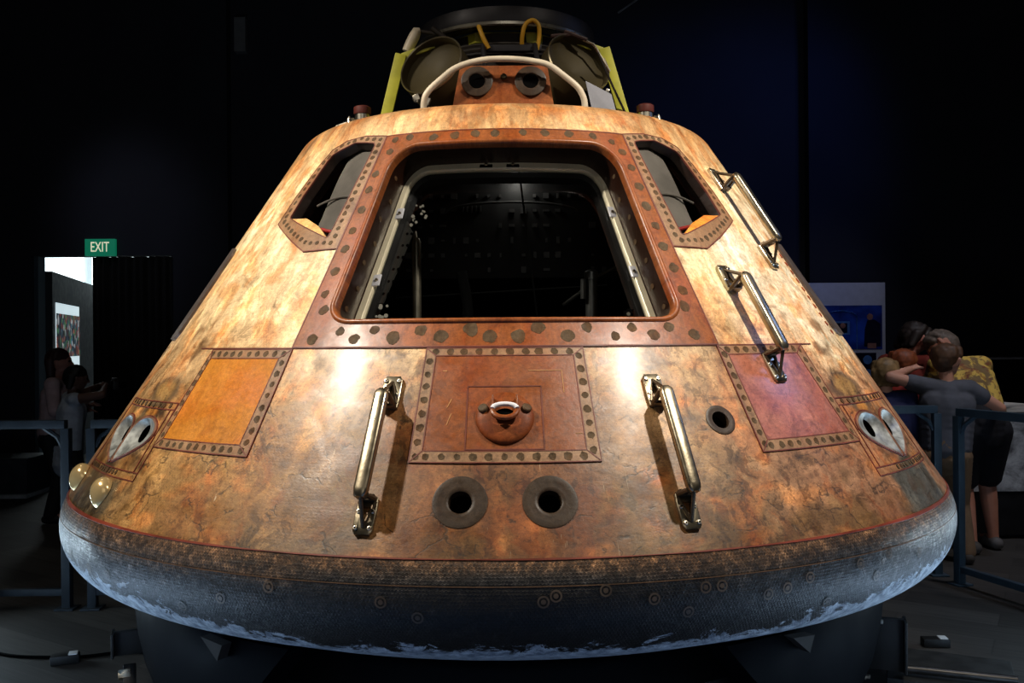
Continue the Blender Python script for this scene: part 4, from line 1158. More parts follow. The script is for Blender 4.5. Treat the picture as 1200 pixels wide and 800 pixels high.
mb = MB(); mb.box(((3.55 + 10) / 2, BY + .02, 3.5), (10 - 3.55, 0.2, 7)); mb.box((3.485, BY + .18, 3.5), (0.14, 0.2, 7)); struct(mb.build('wall_back_right', WALLR, smooth=0))
mb = MB(); mb.box((-3.52, BY - .08, 3.5), (0.56, 0.16, 7)); struct(mb.build('trim_1', WALL, smooth=0))
mb = MB(); mb.box((-3.10, BY - .06, 5.16), (0.13, 0.1, 0.4)); struct(mb.build('trim_2', simple('lit_trim', C(120, 120, 120), 0.8, var=0.1), smooth=0))  # pale grey box stands in for a faintly lit strip
mb = MB(); mb.box((D0 + 0.03, BY + .12, DH / 2), (0.05, 0.16, DH)); struct(mb.build('trim_3', simple('jamb_grey', C(70, 84, 94), 0.6, var=0.1), smooth=0))  # jamb colour lightened to paint in the light on its edge
# corridor beyond the doorway
mb = MB(); mb.box((-6.5, 11.6, 2.0), (7, 0.1, 4.0)); mb.box((-2.9, 8.9, 2.0), (0.1, 5.2, 4)); struct(mb.build('wall_corridor', dark_wall_material('corridor_paint', C(196, 204, 206)), smooth=0))
mb = MB(); mb.box((-8.05, 11.5, 2.8), (1.1, 0.06, 0.9)); mb.box((-6.83, 11.5, 2.8), (1.0, 0.06, 0.9)); mb.box((-9.3, 11.5, 2.8), (1.1, 0.06, 0.9))
struct(mb.build('window_1', emissive('bright_window', C(226, 244, 248), 2.6), smooth=0))
mb = MB(); A_, B_ = Vector((-5.53, 6.45, 0)), Vector((-6.25, 9.1, 0))
d = (B_ - A_); m = Matrix.Rotation(math.atan2(d.y, d.x), 4, 'Z')
mb.box((A_ + B_) / 2 + Vector((0, 0, 1.22)), (d.length, 0.08, 2.44), m); struct(mb.build('partition_1', simple('partition_dark', C(24, 32, 38), 0.6, var=0.15), smooth=0))  # angled dark partition wall, not a hinged leaf
# poster on the partition, its lighting put in as glow
def collage(name, cols, scale, emit, dark=0.35):
    n = NT(name); o = n.obj()
    v = n.node('ShaderNodeTexVoronoi', {'Vector': o, 'Scale': scale, 'Randomness': 1.0}).outputs['Color']
    sp = n.node('ShaderNodeSeparateColor', {0: v})
    rp = n.node('ShaderNodeValToRGB', {0: sp.outputs[0]}); rp.color_ramp.interpolation = 'CONSTANT'
    e = rp.color_ramp.elements
    while len(e) < len(cols): e.new(0.5)
    for i, c in enumerate(cols): e[i].position = i / len(cols); e[i].color = c
    c = n.mix(n.step(n.noise(o, scale * .5, 4), 0.35, 0.65, 0, dark * 2), rp.outputs[0], C(8, 10, 16))
    n.principled(color=c, rough=0.5, emit=c, emit_s=emit)
    return n.m
def on_partition(t, z, off=0.05):
    p = A_ + d * t; nrm = Vector((-d.y, d.x, 0)).normalized() * -1
    if nrm.x < 0: nrm = -nrm
    return Vector((p.x, p.y, z)) + nrm * off
po = thing('wall_poster', 'lit poster with a crowd picture between white bands on the dark partition', 'poster', tuple(on_partition(0.38, 1.1)))
def partition_quad(name, t0, t1, z0, z1, mat, off, par):
    mb = MB(); q = [on_partition(t0, z0, off), on_partition(t1, z0, off), on_partition(t1, z1, off), on_partition(t0, z1, off)]; q2 = [on_partition(t0, z0, off - .01), on_partition(t1, z0, off - .01), on_partition(t1, z1, off - .01), on_partition(t0, z1, off - .01)]
    mb.add(q + q2, [(0, 1, 2, 3), (7, 6, 5, 4), (0, 4, 5, 1), (1, 5, 6, 2), (2, 6, 7, 3), (3, 7, 4, 0)]); return mb.build(name, mat, par, smooth=0)
partition_quad('poster_sheet', 0.05, 0.56, 0.95, 2.07, emissive('poster_white', C(216, 236, 242), 0.85), 0.055, po)  # sheet and picture given a glow in place of light falling on them
partition_quad('poster_picture', 0.05, 0.56, 1.40, 1.94, collage('crowd_picture', [C(20, 26, 40), C(60, 110, 130), C(150, 90, 70), C(30, 50, 70), C(190, 190, 190), C(24, 30, 36), C(120, 50, 40), C(70, 120, 80)], 16, 0.55), 0.062, po)
mb = MB()
for k, w in ((0, .2), (1, .16)): mb.add([on_partition(0.36, 1.27 - k * .06, .064), on_partition(0.36 + w, 1.27 - k * .06, .064), on_partition(0.36 + w, 1.258 - k * .06, .064), on_partition(0.36, 1.258 - k * .06, .064)], [(0, 1, 2, 3)])
mb.build('caption_line', simple('caption_grey', C(150, 160, 165), 0.7), po, smooth=0)
# curtain
mb = MB(); n_ = 90; lo = []; hi = []
for k in range(n_ + 1):
    x = -4.90 + 0.955 * k / n_; y = BY + 0.02 + 0.035 * math.sin(k * 0.75) + 0.015 * math.sin(k * 0.31 + 1)
    lo.append((x, y, 0.01)); hi.append((x, y, 2.585))
mb.loft([lo, hi], closed=False)
tag(mb.build('curtain', simple('curtain_cloth', C(30, 27, 22), 0.9, var=0.35, scale=3), smooth=60), 'dark curtain hanging in folds beside the bright doorway', 'curtain')
# EXIT sign
ex = thing('exit_sign', 'small green exit sign with pale letters above the doorway', 'sign', (-4.77, BY - .04, 2.6))
mb = MB(); mb.box((-4.77, BY - .035, 2.69), (0.355, 0.05, 0.20), None, 0, 0.006)
mb.build('sign_plate', emissive('exit_green', C(18, 124, 92), 0.55), ex)
fc = bpy.data.curves.new('exit_text', 'FONT'); fc.body = 'EXIT'; fc.size = 0.175; fc.align_x = 'CENTER'; fc.align_y = 'CENTER'; fc.extrude = 0.002
to = bpy.data.objects.new('exit_text', fc); COL.objects.link(to)
dg = bpy.context.evaluated_depsgraph_get()
me = bpy.data.meshes.new_from_object(to.evaluated_get(dg)); bpy.data.objects.remove(to); bpy.data.curves.remove(fc)
mx = Matrix.Translation((-4.77, BY - .064, 2.69)) @ Matrix.Rotation(PI / 2, 4, 'X') @ Matrix.Diagonal((0.62, 0.95, 1, 1))
me.transform(mx); me.materials.clear(); me.materials.append(emissive('exit_letters', C(236, 232, 200), 0.8))
link('sign_letters', me, ex)
# picture board on the right
bd = thing('picture_board', 'white standing board with dark blue photographs behind the group of visitors', 'display board', (3.8, BY - .35, 0))
mb = MB(); mb.box((3.72, BY - .35, 1.13), (1.18, 0.06, 2.12), None, 0, 0.004); mb.box((3.72, BY - .35, 0.04), (1.0, 0.35, 0.08), None, 0)
mb.build('board_sheet', simple('board_white', C(206, 208, 218), 0.6, var=0.05), bd)
BLUE = NT('blue_photo'); o_ = BLUE.obj(); c_ = BLUE.mix(BLUE.step(BLUE.noise(o_, 3.0, 5), 0.3, 0.75), C(8, 16, 60), C(22, 52, 140)); BLUE.principled(color=c_, rough=0.35, emit=c_, emit_s=0.12)  # faint glow added to the printed photo
LBL = simple('light_blue', C(90, 140, 205), 0.5, var=0.2); NAV = simple('deep_navy', C(8, 14, 44), 0.5, var=0.3); SKN = simple('print_skin', C(170, 120, 105), 0.6, var=0.1)
def flat(mb, x0, x1, z0, z1, y, mat=0): mb.box(((x0 + x1) / 2, y, (z0 + z1) / 2), (x1 - x0, 0.004, z1 - z0), None, mat)
YB = BY - .383
mb = MB(); flat(mb, 3.15, 4.27, 1.43, 1.93, YB)
fx = mb.build('photo_print', BLUE.m, bd, smooth=0); lab(fx, 'upper blue photograph of a doorway and a figure')
mb = MB()
for t in range(9):           # pale arch of the doorway
    a0 = PI * t / 9; a1 = PI * (t + 1) / 9
mb.tube([(3.60, YB - .003, 1.43), (3.60, YB - .003, 1.80)] + [(3.79 - 0.19 * math.cos(PI * k / 8), YB - .003, 1.80 + 0.07 * math.sin(PI * k / 8)) for k in range(1, 8)] + [(3.98, YB - .003, 1.80), (3.98, YB - .003, 1.43)], 0.014, 6, flat=0.3)
flat(mb, 3.68, 3.90, 1.60, 1.75, YB - .003, 0); flat(mb, 3.71, 3.87, 1.62, 1.73, YB - .006, 1)
mb.lathe([(0, 0.003), (0.03, 0.002), (0.031, 0)], 14, Matrix.Translation((3.82, YB - .008, 1.70)) @ Matrix.Rotation(PI / 2, 4, 'X'), mat=2)
mb.lathe([(0, 0.003), (0.035, 0.002), (0.036, 0)], 14, Matrix.Translation((4.13, YB - .004, 1.80)) @ Matrix.Rotation(PI / 2, 4, 'X'), mat=2)
mb.add([(4.06, YB - .004, 1.46), (4.25, YB - .004, 1.46), (4.25, YB - .004, 1.72), (4.18, YB - .004, 1.77), (4.10, YB - .004, 1.76), (4.07, YB - .004, 1.66)], [(0, 1, 2, 3, 4, 5)], 1)
flat(mb, 4.10, 4.20, 1.44, 1.50, YB - .004, 2)
mb.build('photo_figure', [LBL, NAV, SKN], fx, smooth=0)
mb = MB(); flat(mb, 3.15, 4.20, 1.0, 1.39, YB); fx2 = mb.build('photo_print', NAV, bd, smooth=0); lab(fx2, 'lower dark blue photograph')
mb = MB(); mb.lathe([(0, .004), (.05, .003), (.052, 0)], 14, Matrix.Translation((4.10, YB - .004, 1.31)) @ Matrix.Rotation(PI / 2, 4, 'X')); flat(mb, 4.02, 4.16, 1.1, 1.2, YB - .004); mb.build('photo_figure', LBL, fx2, smooth=0)

# ---------------------------------------------------------------- barrier rails
RAIL = simple('rail_paint', C(58, 76, 90), 0.45, 0.2, var=0.12)
RAILD = simple('rail_paint_dark', C(46, 54, 62), 0.5, 0.2, var=0.12)
def barrier(p0, p1, label, mat, h=1.11, gussets=(1, 1)):
    p0, p1 = Vector(p0), Vector(p1); dd = p1 - p0; L = dd.length; u = dd.normalized(); rot = Matrix.Rotation(math.atan2(dd.y, dd.x), 4, 'Z')
    t = thing('barrier_rail', label, 'railing', tuple(p0), 'grey barrier rails around the capsule')
    mb = MB(); mb.box((p0 + p1) / 2 + Vector((0, 0, h - .025)), (L, 0.05, 0.05), rot, 0, 0.004); mb.build('top_bar', mat, t)
    mb = MB(); mb.box((p0 + p1) / 2 + Vector((0, 0, 0.10)), (L, 0.04, 0.04), rot, 0, 0.004); mb.build('bottom_bar', mat, t)
    for p in (p0, p1):
        mb = MB(); mb.box(p + Vector((0, 0, (h - .05) / 2 + .0)), (0.05, 0.05, h - .05), rot, 0, 0.004); mb.box(p + Vector((0, 0, .006)), (0.11, 0.11, 0.012), rot, 0, 0.003); mb.build('post', mat, t)
    for q, sg, g in ((p0, 1, gussets[0]), (p1, -1, gussets[1])):
        mb = MB(); mb.tube([q + u * sg * 0.02 + Vector((0, 0, h - .16)), q + u * sg * 0.05 + Vector((0, 0, h - .10)), q + u * sg * 0.13 + Vector((0, 0, h - .045))], 0.014, 6)
        mb.build('corner_brace', mat, t)
    return t
barrier((1.45, 1.47, 0), (2.80, 1.47, 0), 'right barrier rail section passing behind the capsule in front of the children', RAIL)
barrier((2.83, 1.24, 0), (3.28, -0.16, 0), 'barrier rail section running out of frame at the right edge', RAIL)
barrier((-4.2, 0.9, 0), (-2.60, 0.9, 0), 'left barrier rail section in front of the two photographing visitors', RAILD)
barrier((-2.45, 0.9, 0), (-1.90, 0.95, 0), 'left barrier rail section running behind the capsule', RAILD)

# ---------------------------------------------------------------- display case on the right
dc = thing('display_case', 'dark display case with a grey cratered ground picture on its front', 'display case', (4.4, 2.9, 0))
mb = MB(); mb.box((4.43, 3.0, 0.50), (1.9, 1.0, 0.94), None, 0, 0.005); mb.box((4.43, 3.0, 0.03), (1.8, 0.9, 0.06)); mb.build('case_body', simple('case_dark', C(20, 20, 22), 0.5), dc)
n = NT('moon_print'); o_ = n.obj(); f1 = n.noise(o_, 6, 8, 0.7, 0.4); vv = n.node('ShaderNodeTexVoronoi', {'Vector': o_, 'Scale': 9.0}).outputs['Distance']
cc = n.mix(n.step(f1, 0.3, 0.7), C(40, 42, 46), C(168, 172, 178)); cc = n.mix(n.step(vv, 0.1, 0.4, 0.5, 0.0), cc, C(60, 62, 66)); n.principled(color=cc, rough=0.5, emit=cc, emit_s=0.045)  # slight glow added to the printed ground picture
mb = MB(); mb.box((4.43, 2.49, 0.64), (1.86, 0.012, 0.54)); lab(mb.build('front_print', n.m, dc), 'grey picture of cratered ground')
mb = MB(); mb.box((4.50, 3.14, 1.175), (1.46, 0.66, 0.40)); mb.build('glass_cover', glass_material('case_glass', (0.6, 0.6, 0.62, 1), 0.03), dc)
mb = MB(); mb.box((4.50, 2.81, 1.383), (1.46, 0.015, 0.015)); mb.box((4.50, 3.14, 1.378), (1.48, 0.68, 0.006)); mb.build('case_edge', simple('case_edge', C(60, 60, 62), 0.4, 0.5), dc)
for k in range(3):
    mb = MB(); mb.box((3.86 + 0.02 * k, 2.64 + 0.005 * k, 0.9815 + 0.0215 * k), (0.30 - .03 * k, 0.22, 0.02), Matrix.Rotation(0.15 * k, 4, 'Z'), 0, 0.002)
    tag(mb.build('leaflet_stack', simple('paper', C(190, 186, 180), 0.7, var=0.06)), ['lowest wide stack of white leaflets on the display case', 'middle stack of white leaflets on the display case', 'topmost smallest stack of white leaflets on the display case'][k], 'leaflets', 'white leaflets on the display case')
# low plinth far left
pl = thing('low_plinth', 'low dark plinth with a pale base strip far left behind the rail', 'plinth', (-5.6, 5.0, 0))
mb = MB(); mb.box((-5.75, 5.0, 0.22), (1.7, 0.5, 0.36), None, 0, 0.006); mb.build('plinth_body', simple('plinth_grey', C(46, 50, 56), 0.6), pl)
mb = MB(); mb.box((-5.75, 4.98, 0.02), (1.74, 0.56, 0.04), None, 0, 0.003); mb.build('base_strip', simple('strip_pale', C(150, 156, 162), 0.6), pl)

# ---------------------------------------------------------------- small things on the floor
for x, y, r, l in ((-2.17, 0.0, 0.35, 'small black floor light box on a cable, left of the stand'), (2.14, 0.12, -0.1, 'small black floor light box alone on the floor right of the stand')):
    t = thing('floor_light', l, 'floor light', (x, y, 0), 'small black floor light boxes')
    rt = Matrix.Rotation(r, 4, 'Z')
    mb = MB(); mb.box((x, y, 0.022), (0.13, 0.06, 0.044), rt, 0, 0.008); mb.build('light_body', M['bracket'], t)
    mb = MB(); mb.box(Vector((x, y, 0.045)) + rt.to_3x3() @ Vector((0.035, 0.0, 0)), (0.04, 0.05, 0.006), rt, 0, 0.002); lab(mb.build('light_lens', emissive('lens_white', C(190, 196, 200), 0.07), t), 'pale lens')
mb = MB(); mb.tube(smooth_path([(-3.2, 0.2, 0.008), (-2.7, 0.16, 0.008), (-2.45, 0.08, 0.008), (-2.25, 0.06, 0.008), (-2.1, 0.07, 0.008), (-1.95, 0.12, 0.008), (-1.80, 0.10, 0.008), (-1.72, -0.1, 0.008)]), 0.008, 8)
tag(mb.build('power_cable', M['black']), 'thin black cable along the floor to the left floor light box', 'cable')
mb = MB(); mb.tube([(0.93, 3.0, 4.25), (1.12, 3.0, 4.38)], 0.008, 8); mb.tube([(1.12, 3.0, 4.38), (1.14, 3.0, 7.0)], 0.004, 6)
tag(mb.build('hanging_rod', simple('rod_grey', C(120, 120, 122), 0.4, 0.6)), 'thin pale slanted rod hanging from the ceiling right of the docking ring', 'rod')

# ================================================================== PEOPLE
def spheres_mesh(caps, voxel, smooth_it=4):
    """one closed surface grown over chains of spheres"""
    bm = bmesh.new()
    def ball(p, r):
        bmesh.ops.create_icosphere(bm, subdivisions=2 if r > 0.02 else 1, radius=1.0, matrix=Matrix.Translation(p) @ Matrix.Diagonal((r[0], r[1], r[2], 1) if isinstance(r, tuple) else (r, r, r, 1)))
    for a, ra, b, rb in caps:
        a, b = Vector(a), Vector(b); L = (b - a).length
        if L < 1e-6: bmesh.ops.create_icosphere(bm, subdivisions=3, radius=1.0, matrix=Matrix.Translation(a) @ Matrix.Diagonal((ra[0], ra[1], ra[2], 1) if isinstance(ra, tuple) else (ra, ra, ra, 1))); continue
        k = max(2, int(L / (min(ra, rb) * 0.45)) + 1)
        for i in range(k + 1):
            t = i / k; ball(a.lerp(b, t), ra + (rb - ra) * t)
    me = bpy.data.meshes.new('tmp'); bm.to_mesh(me); bm.free()
    o = bpy.data.objects.new('tmp', me); COL.objects.link(o)
    r = o.modifiers.new('r', 'REMESH'); r.mode = 'VOXEL'; r.voxel_size = voxel; r.use_smooth_shade = True
    s_ = o.modifiers.new('s', 'SMOOTH'); s_.factor = 0.5; s_.iterations = smooth_it
    dg = bpy.context.evaluated_depsgraph_get(); res = bpy.data.meshes.new_from_object(o.evaluated_get(dg))
    bpy.data.objects.remove(o); bpy.data.meshes.remove(me)
    return res
def ik(a, b, l1, l2, pole):
    a, b = Vector(a), Vector(b); d = b - a; L = min(d.length, (l1 + l2) * 0.995); u = d.normalized(); b = a + u * L
    x = (l1 * l1 - l2 * l2 + L * L) / (2 * L); h = math.sqrt(max(0, l1 * l1 - x * x))
    p = Vector(pole) - u * u.dot(Vector(pole)); p.normalize()
    return a + u * x + p * h, b
def person(label, x, y, H, yaw, skin_c, hair_c, top_c, leg_c, shoe_c, lean=0.0, side=0.0, head=(0, 0), hands=(None, None), feet=((-.09, 0), (.09, .0)), hair='short', sleeve=0.5,
           leg_len=1.0, top_drop=0.0, headk=1.0, group=None, wide=1.0, top2=None, bag=False):
    """x right, y ahead, z up in the figure's own axes; yaw turns it; hands are targets in those axes"""
    t = thing('person', label, 'person', (x, y, 0), group)
    W = Matrix.Translation((x, y, 0)) @ Matrix.Rotation(yaw, 4, 'Z')
    h = H
    hip = Vector((0, 0, 0.50 * h)); T = Matrix.Rotation(-lean, 4, 'X') @ Matrix.Rotation(side, 4, 'Y')
    def tor(v): return hip + T @ Vector(v)
    chest = tor((0, 0.005 * h, 0.22 * h)); waist = tor((0, 0, 0.10 * h)); neck = tor((0, 0, 0.325 * h)); sh = [tor((s_ * 0.105 * h * wide, 0, 0.305 * h)) for s_ in (-1, 1)]
    hr = 0.066 * h * headk
    HT = T.to_3x3() @ Matrix.Rotation(head[0], 3, 'Z') @ Matrix.Rotation(-head[1], 3, 'X')
    skull = neck + T.to_3x3() @ Vector((0, 0.012 * h, 0.045 * h)) + HT @ Vector((0, 0.0, hr * 0.95))
    def hd(v): return skull + HT @ (Vector(v) * hr)
    body = []
    body.append((neck - (neck - chest) * 0.2, 0.034 * h, skull - HT @ Vector((0, 0.1 * hr, hr * 0.5)), 0.032 * h))
    body += [(hd((0, -0.08, 0.12)), 0.98 * hr, hd((0, 0.1, 0.1)), 0.94 * hr), (hd((0, 0.25, -0.45)), 0.66 * hr, hd((0, 0.42, -0.62)), 0.5 * hr), (hd((0, 0.45, 0.1)), 0.66 * hr, hd((0, 0.42, -0.25)), 0.66 * hr)]
    body += [(hd((0, 0.98, 0.05)), 0.10 * hr, hd((0, 1.16, -0.22)), 0.15 * hr)]                       # nose
    body += [(hd((-0.14, 0.93, -0.52)), 0.09 * hr, hd((0.14, 0.93, -0.52)), 0.09 * hr)]               # lips
    for s_ in (-1, 1):
        body += [(hd((s_ * 0.16, 0.98, 0.24)), 0.11 * hr, hd((s_ * 0.5, 0.86, 0.24)), 0.10 * hr)]      # brow
        body += [(hd((s_ * 0.96, -0.02, 0.12)), 0.16 * hr, hd((s_ * 0.93, 0.02, -0.2)), 0.12 * hr)]    # ear
    body += [(hip, 0.082 * h, waist, 0.074 * h), (waist, 0.074 * h, chest, 0.086 * h), (chest, 0.080 * h, tor((0, 0, 0.28 * h)), 0.06 * h)]
    for s_ in (0, 1): body.append((tor((0, 0, 0.30 * h)), 0.042 * h, sh[s_], 0.038 * h)); body.append((tor(((-1, 1)[s_] * 0.05 * h, 0, 0.22 * h)), 0.065 * h, tor(((-1, 1)[s_] * 0.04 * h, 0, 0.1 * h)), 0.055 * h))
    top = list(); arms = []
    for s_ in (0, 1):
        sg = (-1, 1)[s_]
        tgt = hands[s_] or (sg * 0.15 * h, 0.03 * h, 0.42 * h)
        e, w = ik(sh[s_], tgt, 0.165 * h, 0.145 * h, (sg * 0.6, -0.8, -0.4))
        body += [(sh[s_], 0.034 * h, e, 0.026 * h), (e, 0.026 * h, w, 0.017 * h)]
        u = (w - e).normalized(); fw = u; px_ = fw.cross(Vector((0, 0, 1)));
        if px_.length < 0.2: px_ = Vector((0, 1, 0))
        px_.normalize(); dn = fw.cross(px_).normalized()
        if dn.z > 0: dn = -dn
        palm = w + fw * 0.045 * h
        body.append((w, 0.015 * h, palm, 0.015 * h))
        for f_, ln in zip((-1.5, -0.5, 0.5, 1.5), (0.036, 0.042, 0.040, 0.031)):
            b0 = palm + px_ * f_ * 0.0095 * h
            k1 = b0 + fw * ln * 0.55 * h + dn * 0.004 * h; k2 = k1 + fw * ln * 0.5 * h + dn * 0.012 * h
            body += [(w + px_ * f_ * 0.006 * h, 0.008 * h, b0, 0.0066 * h), (b0, 0.0062 * h, k1, 0.0055 * h), (k1, 0.0055 * h, k2, 0.0046 * h)]
        th0 = w + fw * 0.015 * h - px_ * sg * 0.012 * h; th1 = th0 + fw * 0.022 * h - px_ * sg * 0.018 * h; th2 = th1 + fw * 0.022 * h + dn * 0.006 * h
        body += [(th0, 0.0085 * h, th1, 0.0070 * h), (th1, 0.0068 * h, th2, 0.0055 * h)]
        arms.append((sh[s_], e, w))
    legs = []
    for s_ in (0, 1):
        sg = (-1, 1)[s_]
        hj = hip + Vector((sg * 0.05 * h, 0, -0.01 * h)); an = Vector((feet[s_][0] * h, feet[s_][1] * h, 0.045 * h))
        k, an = ik(hj, an, 0.235 * h, 0.225 * h, (0, 1, 0))
        body += [(hj, 0.058 * h, k, 0.036 * h), (k, 0.036 * h, k.lerp(an, 0.3), 0.035 * h), (k.lerp(an, 0.3), 0.035 * h, an, 0.021 * h), (an, 0.022 * h, an + Vector((0, 0.10 * h, -0.022 * h)), 0.018 * h)]
        legs.append((hj, k, an))
    vx = 0.0085
    def mk(name, caps, mat, v=0.009, sm_=4):
        me = spheres_mesh(caps, v, sm_); me.transform(W); me.materials.clear(); me.materials.append(mat)
        return link(name, me, t)
    mk('body', body, simple('skin', skin_c, 0.55, var=0.08), 0.0062, 3)
    g = 0.012 * h
    shirt = [(tor((0, 0, (0.02 - top_drop) * h)), 0.092 * h, waist, 0.084 * h), (waist, 0.084 * h, chest, 0.092 * h), (chest, 0.088 * h, tor((0, 0, 0.275 * h)), 0.066 * h)]
    for s_ in (0, 1):
        a, e, w = arms[s_]; sg = (-1, 1)[s_]
        shirt += [(tor((0, 0, 0.295 * h)), 0.050 * h, a, 0.046 * h), (tor((sg * 0.055 * h, 0, 0.23 * h)), 0.072 * h, tor((sg * 0.045 * h, 0, (0.03 - top_drop) * h)), 0.070 * h)]
        if sleeve > 0.95: shirt += [(a, 0.044 * h, e, 0.036 * h), (e, 0.036 * h, e.lerp(w, 0.93), 0.026 * h)]
        elif sleeve > 0: shirt += [(a, 0.045 * h, a.lerp(e, sleeve * 1.3), 0.042 * h)]
    mk('shirt', shirt, simple('shirt_cloth', top_c, 0.85, var=0.18, scale=9) if top2 is None else collage_cloth(top_c, top2), 0.009)
    tr = [(hip + Vector((0, 0, 0.03 * h)), 0.087 * h, hip - Vector((0, 0, 0.02 * h)), 0.085 * h)]
    for hj, k, an in legs:
        tr.append((hj, 0.068 * h, k, 0.048 * h))
        if leg_len > 0.5: tr += [(k, 0.048 * h, k.lerp(an, min(0.97, (leg_len - 0.5) * 2)), 0.040 * h)]
    if leg_len <= 0.5: tr = [tr[0]] + [(hj, 0.070 * h, hj.lerp(k, 0.84), 0.056 * h) for hj, k, an in legs]
    mk('trousers' if leg_len > 0.5 else 'shorts', tr, simple('trouser_cloth', leg_c, 0.85, var=0.15), 0.009)
    for hj, k, an in legs:
        mk('shoe', [(an + Vector((0, -0.022 * h, -0.018 * h)), 0.027 * h, an + Vector((0, 0.03 * h, -0.016 * h)), 0.029 * h), (an + Vector((0, 0.03 * h, -0.02 * h)), 0.026 * h, an + Vector((0, 0.105 * h, -0.024 * h)), 0.021 * h)], simple('shoe_cloth', shoe_c, 0.7, var=0.2), 0.007)
    hc = [(hd((0, -0.14, 0.28)), 1.03 * hr, hd((0, 0.02, 0.38)), 0.98 * hr), (hd((0, -0.32, 0.0)), 0.86 * hr, hd((0, -0.38, -0.25)), 0.66 * hr)]
    for k in range(10):
        a = random.uniform(-2.2, 2.2) - PI / 2; hc.append((hd((0.75 * math.cos(a), 0.1 + 0.7 * math.sin(a), 0.8)), 0.32 * hr, hd((1.0 * math.cos(a), 0.75 * math.sin(a) - .05, 0.35)), 0.2 * hr))
    if hair == 'long':
        for s_ in (-0.6, -0.3, 0, 0.3, 0.6): hc.append((hd((s_, -0.55, 0.1)), 0.5 * hr, hd((s_ * 1.15, -0.55, -1.9)), 0.28 * hr))
    if hair == 'bob':
        for s_ in (-0.75, -0.4, 0, 0.4, 0.75): hc.append((hd((s_, -0.42, 0.1)), 0.42 * hr, hd((s_ * 1.05, -0.5, -0.85)), 0.26 * hr))
    if hair == 'bun': hc.append((hd((0, -0.8, 0.75)), 0.5 * hr, hd((0, -0.95, 0.6)), 0.48 * hr))
    mk('hair', hc, simple('hair_strands', hair_c, 0.6, var=0.35, scale=30), 0.0075, 2)
    for s_ in (-1, 1):
        mb = MB(); m = Matrix.Translation(W @ hd((s_ * 0.34, 0.93, 0.07))); mb.lathe([(0, -0.13 * hr), (0.09 * hr, -0.09 * hr), (0.13 * hr, 0), (0.09 * hr, .09 * hr), (0, .13 * hr)], 10, m); mb.build('eye', simple('eye_dark', C(24, 18, 14), 0.2), t)
    return t, W, arms
def collage_cloth(a, b):
    n = NT('printed_cloth'); o = n.obj(); f = n.step(n.noise(o, 11, 3, 0.6, 0.8), 0.47, 0.56); g = n.step(n.noise(o, 17, 3), 0.55, 0.62)
    c = n.mix(f, a, b); c = n.mix(n.math('MULTIPLY', g, 0.6), c, C(120, 40, 30)); n.principled(color=c, rough=0.8); return n.m
SK = C(196, 142, 118)
G1 = 'family leaning at the display case on the right'
person('small blond child in a navy hooded top seen from behind, nearest the capsule', 2.68, 1.96, 1.40, R_(-20), SK, C(128, 100, 62), C(30, 36, 76), C(22, 24, 30), C(30, 30, 34), lean=0.05, head=(0.0, 0), hair='bob', sleeve=1.0, headk=0.96, group=G1)
person('reddish-haired child in a dark red top between the blond child and the grey-shirted boy', 2.89, 2.18, 1.46, R_(-25), SK, C(122, 60, 28), C(134, 34, 22), C(24, 24, 28), C(40, 36, 34), lean=0.08, head=(0.3, -0.1), hair='short', sleeve=0.6, headk=0.96, group=G1, top_drop=0.05)
person('boy in a grey T-shirt reaching to the right, his left arm on the red-shirted child', 3.02, 1.80, 1.50, R_(-12), SK, C(78, 52, 32), C(78, 80, 88), C(120, 96, 72), C(60, 56, 52), lean=0.12, side=0.06, head=(-0.75, -0.1), hands=((-0.19, 0.16, 1.33), (0.40, 0.30, 1.05)), hair='short', sleeve=0.30, headk=0.98, group=G1, wide=0.90)
person('dark-haired woman in a red top turning her raised face to the right', 3.15, 2.72, 1.68, R_(-55), C(196, 132, 116), C(34, 24, 20), C(110, 34, 22), C(22, 22, 26), C(30, 28, 28), lean=0.06, head=(-0.35, 0.45), hair='bob', sleeve=0.5, headk=0.98, group=G1)
person('grey-haired man in a yellow printed shirt and dark shorts bending over the case', 3.44, 2.10, 1.78, R_(2), C(178, 122, 100), C(98, 86, 76), C(210, 176, 80), C(18, 18, 24), C(92, 90, 90), lean=0.60, head=(0.95, 0.5), hands=((-0.10, 0.62, 1.00), (0.16, 0.62, 0.98)), feet=((-.06, -.02), (.07, .05)), hair='short', sleeve=0.6, leg_len=0.4, headk=0.95, group=G1, wide=0.9, top2=C(120, 96, 60))
person('woman with long dark hair in a pale pink top at the left rail', -4.02, 3.55, 1.50, R_(-75), C(150, 104, 90), C(44, 20, 16), C(150, 128, 130), C(16, 16, 20), C(20, 20, 22), lean=0.06, head=(0.0, -0.1), hands=((0.05, 0.30, 1.02), (0.16, 0.26, 0.98)), hair='long', sleeve=1.0)
p2, W2, arms2 = person('dark-haired visitor in a pale sleeveless top holding up a camera at the left rail', -3.72, 3.22, 1.36, R_(-55), C(90, 62, 52), C(14, 11, 10), C(150, 156, 166), C(12, 12, 15), C(16, 16, 18), lean=0.06, head=(-0.1, 0.05), hands=((-0.04, 0.26, 1.20), (0.08, 0.27, 1.19)), hair='bob', sleeve=0.0, top_drop=0.12)
cm = thing('camera', 'small black camera held up by the visitor at the left rail', 'camera', tuple(W2 @ Vector((0.02, 0.36, 1.20))))
mb = MB(); mb.box((0, 0, 0), (0.12, 0.05, 0.08), None, 0, 0.008); mb.box((0, 0, 0.05), (0.05, 0.045, 0.025), None, 0, 0.006)
m_ = W2 @ Matrix.Translation((0.02, 0.36, 1.20)); mb.v = [tuple(m_ @ Vector(p)) for p in mb.v]; mb.build('camera_body', M['bracket'], cm)
